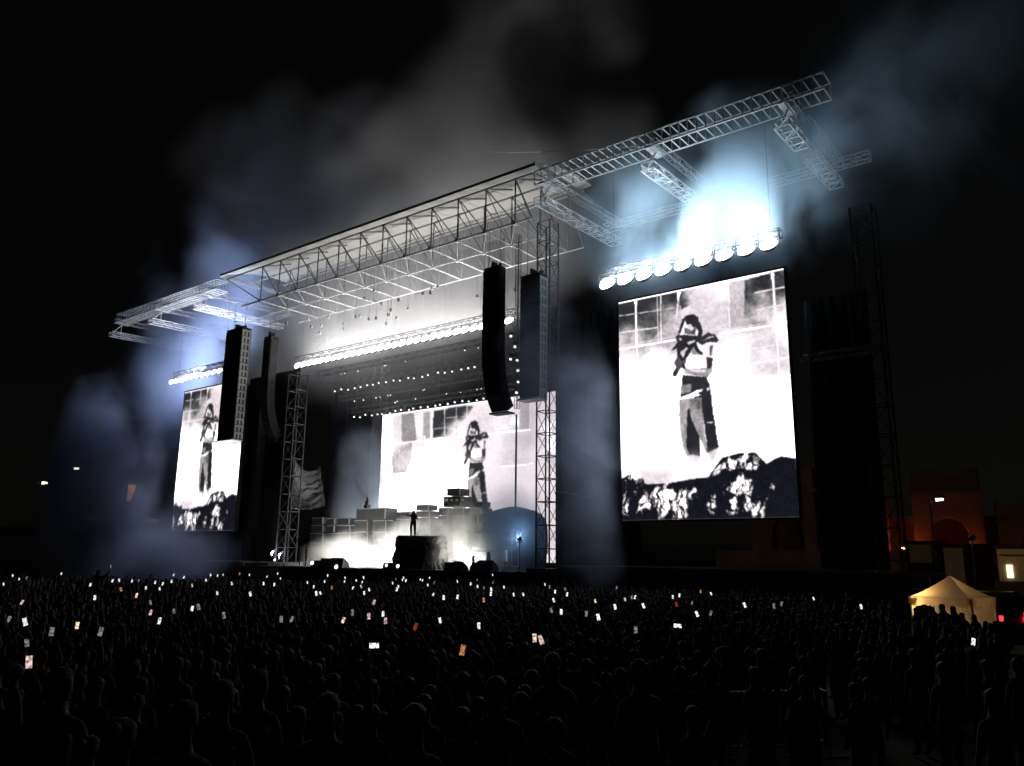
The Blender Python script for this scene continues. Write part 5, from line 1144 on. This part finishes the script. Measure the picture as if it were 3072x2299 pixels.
# ------------------------------------------------------------------ smoke and haze
def vol_mat(name, colr, dens, blobs=None, nscale=.12, lo=.42, hi=.72, base=0.0, stretch=(1, 1, 1), aniso=0.0, detail=4, dist=.6, warp=2.0):
    m = bpy.data.materials.new(name); m.use_nodes = True; nt = m.node_tree; nt.nodes.clear(); L = nt.links
    out = nt.nodes.new('ShaderNodeOutputMaterial'); pv = nt.nodes.new('ShaderNodeVolumePrincipled'); L.new(pv.outputs[0], out.inputs['Volume'])
    pv.inputs['Color'].default_value = colr+(1,); pv.inputs['Density'].default_value = dens; pv.inputs['Anisotropy'].default_value = aniso
    if not blobs: return m
    def mth(op, a, b=None):
        n = nt.nodes.new('ShaderNodeMath'); n.operation = op
        for i, q in enumerate((a, b)):
            if q is None: continue
            if isinstance(q, (int, float)): n.inputs[i].default_value = q
            else: L.new(q, n.inputs[i])
        return n.outputs[0]
    tc = nt.nodes.new('ShaderNodeTexCoord'); mp = nt.nodes.new('ShaderNodeMapping'); L.new(tc.outputs['Object'], mp.inputs[0]); mp.inputs['Scale'].default_value = stretch
    nz = nt.nodes.new('ShaderNodeTexNoise'); nz.inputs['Scale'].default_value = nscale; nz.inputs['Detail'].default_value = detail; nz.inputs['Roughness'].default_value = .55; nz.inputs['Distortion'].default_value = dist
    L.new(mp.outputs[0], nz.inputs['Vector'])
    mr = nt.nodes.new('ShaderNodeMapRange'); mr.interpolation_type = 'SMOOTHSTEP'; L.new(nz.outputs['Fac'], mr.inputs[0]); mr.inputs[1].default_value = lo; mr.inputs[2].default_value = hi; mr.inputs[3].default_value = base; mr.inputs[4].default_value = 1
    wz = nt.nodes.new('ShaderNodeTexNoise'); wz.inputs['Scale'].default_value = nscale*.7; wz.inputs['Detail'].default_value = 2; L.new(tc.outputs['Object'], wz.inputs['Vector'])
    w1 = nt.nodes.new('ShaderNodeVectorMath'); w1.operation = 'SUBTRACT'; L.new(wz.outputs['Color'], w1.inputs[0]); w1.inputs[1].default_value = (.5, .5, .5)
    w2 = nt.nodes.new('ShaderNodeVectorMath'); w2.operation = 'MULTIPLY'; L.new(w1.outputs[0], w2.inputs[0]); w2.inputs[1].default_value = tuple(warp*q for q in blobs[0][1])
    w3 = nt.nodes.new('ShaderNodeVectorMath'); w3.operation = 'ADD'; L.new(tc.outputs['Object'], w3.inputs[0]); L.new(w2.outputs[0], w3.inputs[1])
    tot = None
    for (c, r, wgt) in blobs:
        v = nt.nodes.new('ShaderNodeVectorMath'); v.operation = 'SUBTRACT'; L.new(w3.outputs[0], v.inputs[0]); v.inputs[1].default_value = tuple(c)
        v2 = nt.nodes.new('ShaderNodeVectorMath'); v2.operation = 'DIVIDE'; L.new(v.outputs[0], v2.inputs[0]); v2.inputs[1].default_value = tuple(r)
        ln = nt.nodes.new('ShaderNodeVectorMath'); ln.operation = 'LENGTH'; L.new(v2.outputs[0], ln.inputs[0])
        q = nt.nodes.new('ShaderNodeMapRange'); q.interpolation_type = 'SMOOTHSTEP'; L.new(ln.outputs['Value'], q.inputs[0]); q.inputs[1].default_value = .15; q.inputs[2].default_value = 1; q.inputs[3].default_value = wgt; q.inputs[4].default_value = 0
        tot = q.outputs[0] if tot is None else mth('MAXIMUM', tot, q.outputs[0])
    d = mth('MULTIPLY', mth('MULTIPLY', tot, mr.outputs[0]), dens); L.new(d, pv.inputs['Density'])
    return m
def smoke(name, label, m, lo, hi):
    b = MB(); b.box(lo[0], hi[0], lo[1], hi[1], lo[2], hi[2]); o = b.build(name, m); return tag(o, label, 'smoke', kind='stuff')
def smoke_blobs(name, label, colr, dens, blobs, **k):
    lo = [min(c[i]-r[i] for c, r, w_ in blobs) for i in range(3)]; hi = [max(c[i]+r[i] for c, r, w_ in blobs) for i in range(3)]; lo[2] = max(lo[2], .02)
    return smoke(name, label, vol_mat(name, colr, dens, blobs, **k), lo, hi)
BLUE = (.48, .58, .88); TEAL = (.62, .80, .95); GREY = (.80, .80, .82); COOL = (.58, .70, .92)  # blue and teal stage light put into the smoke's scatter colours
smoke_blobs('smoke_plume', 'teal smoke billowing above the floodlights of the right screen', TEAL, .55, [((-20.5, 47.0, 24.3), (11.5, 4.6, 5.2), 1), ((-16.5, 48.0, 28.5), (8.5, 3.4, 8.0), 1), ((-26, 48.0, 27.0), (7.5, 3.4, 7.0), .6), ((-8, 48, 30), (12, 3.4, 12), .3)], nscale=.17, lo=.36, hi=.64, warp=1.1, stretch=(1, 1, .75))
smoke_blobs('smoke_plume', 'blue smoke column rising beside and above the far left screen', BLUE, .42, [((-92, 50.0, 20), (18, 4.5, 16), 1), ((-86, 50.5, 33), (20, 4.0, 16), .8), ((-72, 52, 43), (24, 4, 15), .5)], nscale=.09, lo=.36, hi=.66, base=.03, stretch=(1, 1, .8), detail=5)
smoke_blobs('smoke_plume', 'blue smoke drifting low in front of the left wing', BLUE, .75, [((-95, 43.3, 9), (15, 3.2, 15), 1), ((-82, 42.2, 2.5), (22, 3.2, 6.0), 1)], nscale=.11, lo=.32, hi=.66, base=.12, warp=1.2)
smoke_blobs('smoke_plume', 'dim grey smoke drifting in the night sky above the roof', GREY, .34, [((-78, 66, 44), (30, 6.5, 24), 1), ((-58, 66, 54), (24, 6.5, 28), 1), ((-102, 66, 50), (28, 6.5, 28), .9)], nscale=.06, lo=.33, hi=.70, base=.05, stretch=(1, 1, .8), detail=5)
smoke_blobs('smoke_plume', 'blue smoke falling between right tower and big right screen', COOL, 1.0, [((-28.8, 43.6, 11.5), (3.6, 1.6, 8.0), .7), ((-27.8, 43.6, 5.5), (2.8, 1.6, 6.0), 1), ((-32, 43.8, 17), (3.6, 1.4, 7), .4)], nscale=.20, lo=.30, hi=.70, base=.12, warp=1.3)
smoke_blobs('stage_fog', 'bright white fog boiling over the stage floor around the rock', (.93, .93, .90), 1.3, [((-57, 49.5, 2.9), (7.0, 3.2, 2.7), 1), ((-51, 50.3, 3.8), (4.5, 2.4, 3.4), .7), ((-43.8, 49.6, 4.0), (4.8, 2.8, 4.4), .9)], nscale=.42, lo=.36, hi=.62, detail=3, warp=.6)
smoke_blobs('stage_fog', 'pale blue fog glowing behind the left-hand boxes', (.70, .80, .95), .55, [((-64.5, 57.0, 9.0), (5.0, 1.9, 9.0), 1), ((-60.5, 56.6, 5.5), (4, 1.5, 5.5), .9)], nscale=.22, lo=.30, hi=.66, base=.15, detail=3, warp=.8)
smoke_blobs('stage_fog', 'blue haze hanging over the props at the right of the stage', (.50, .68, .92), .45, [((-36.8, 47.2, 5.5), (5.5, 1.8, 5.5), 1), ((-35.0, 46.6, 12.0), (3.0, 1.3, 5.0), .6)], nscale=.25, lo=.30, hi=.65, base=.3, detail=2, warp=.6)
smoke_blobs('stage_fog', 'grey lit haze filling the space under the stage roof', (.86, .86, .88), .058, [((-53, 51, 25), (20, 8.5, 10.0), 1), ((-63, 53, 24), (8, 5, 6), 1.3)], nscale=.10, lo=.25, hi=.75, base=.5, detail=2, warp=.3)
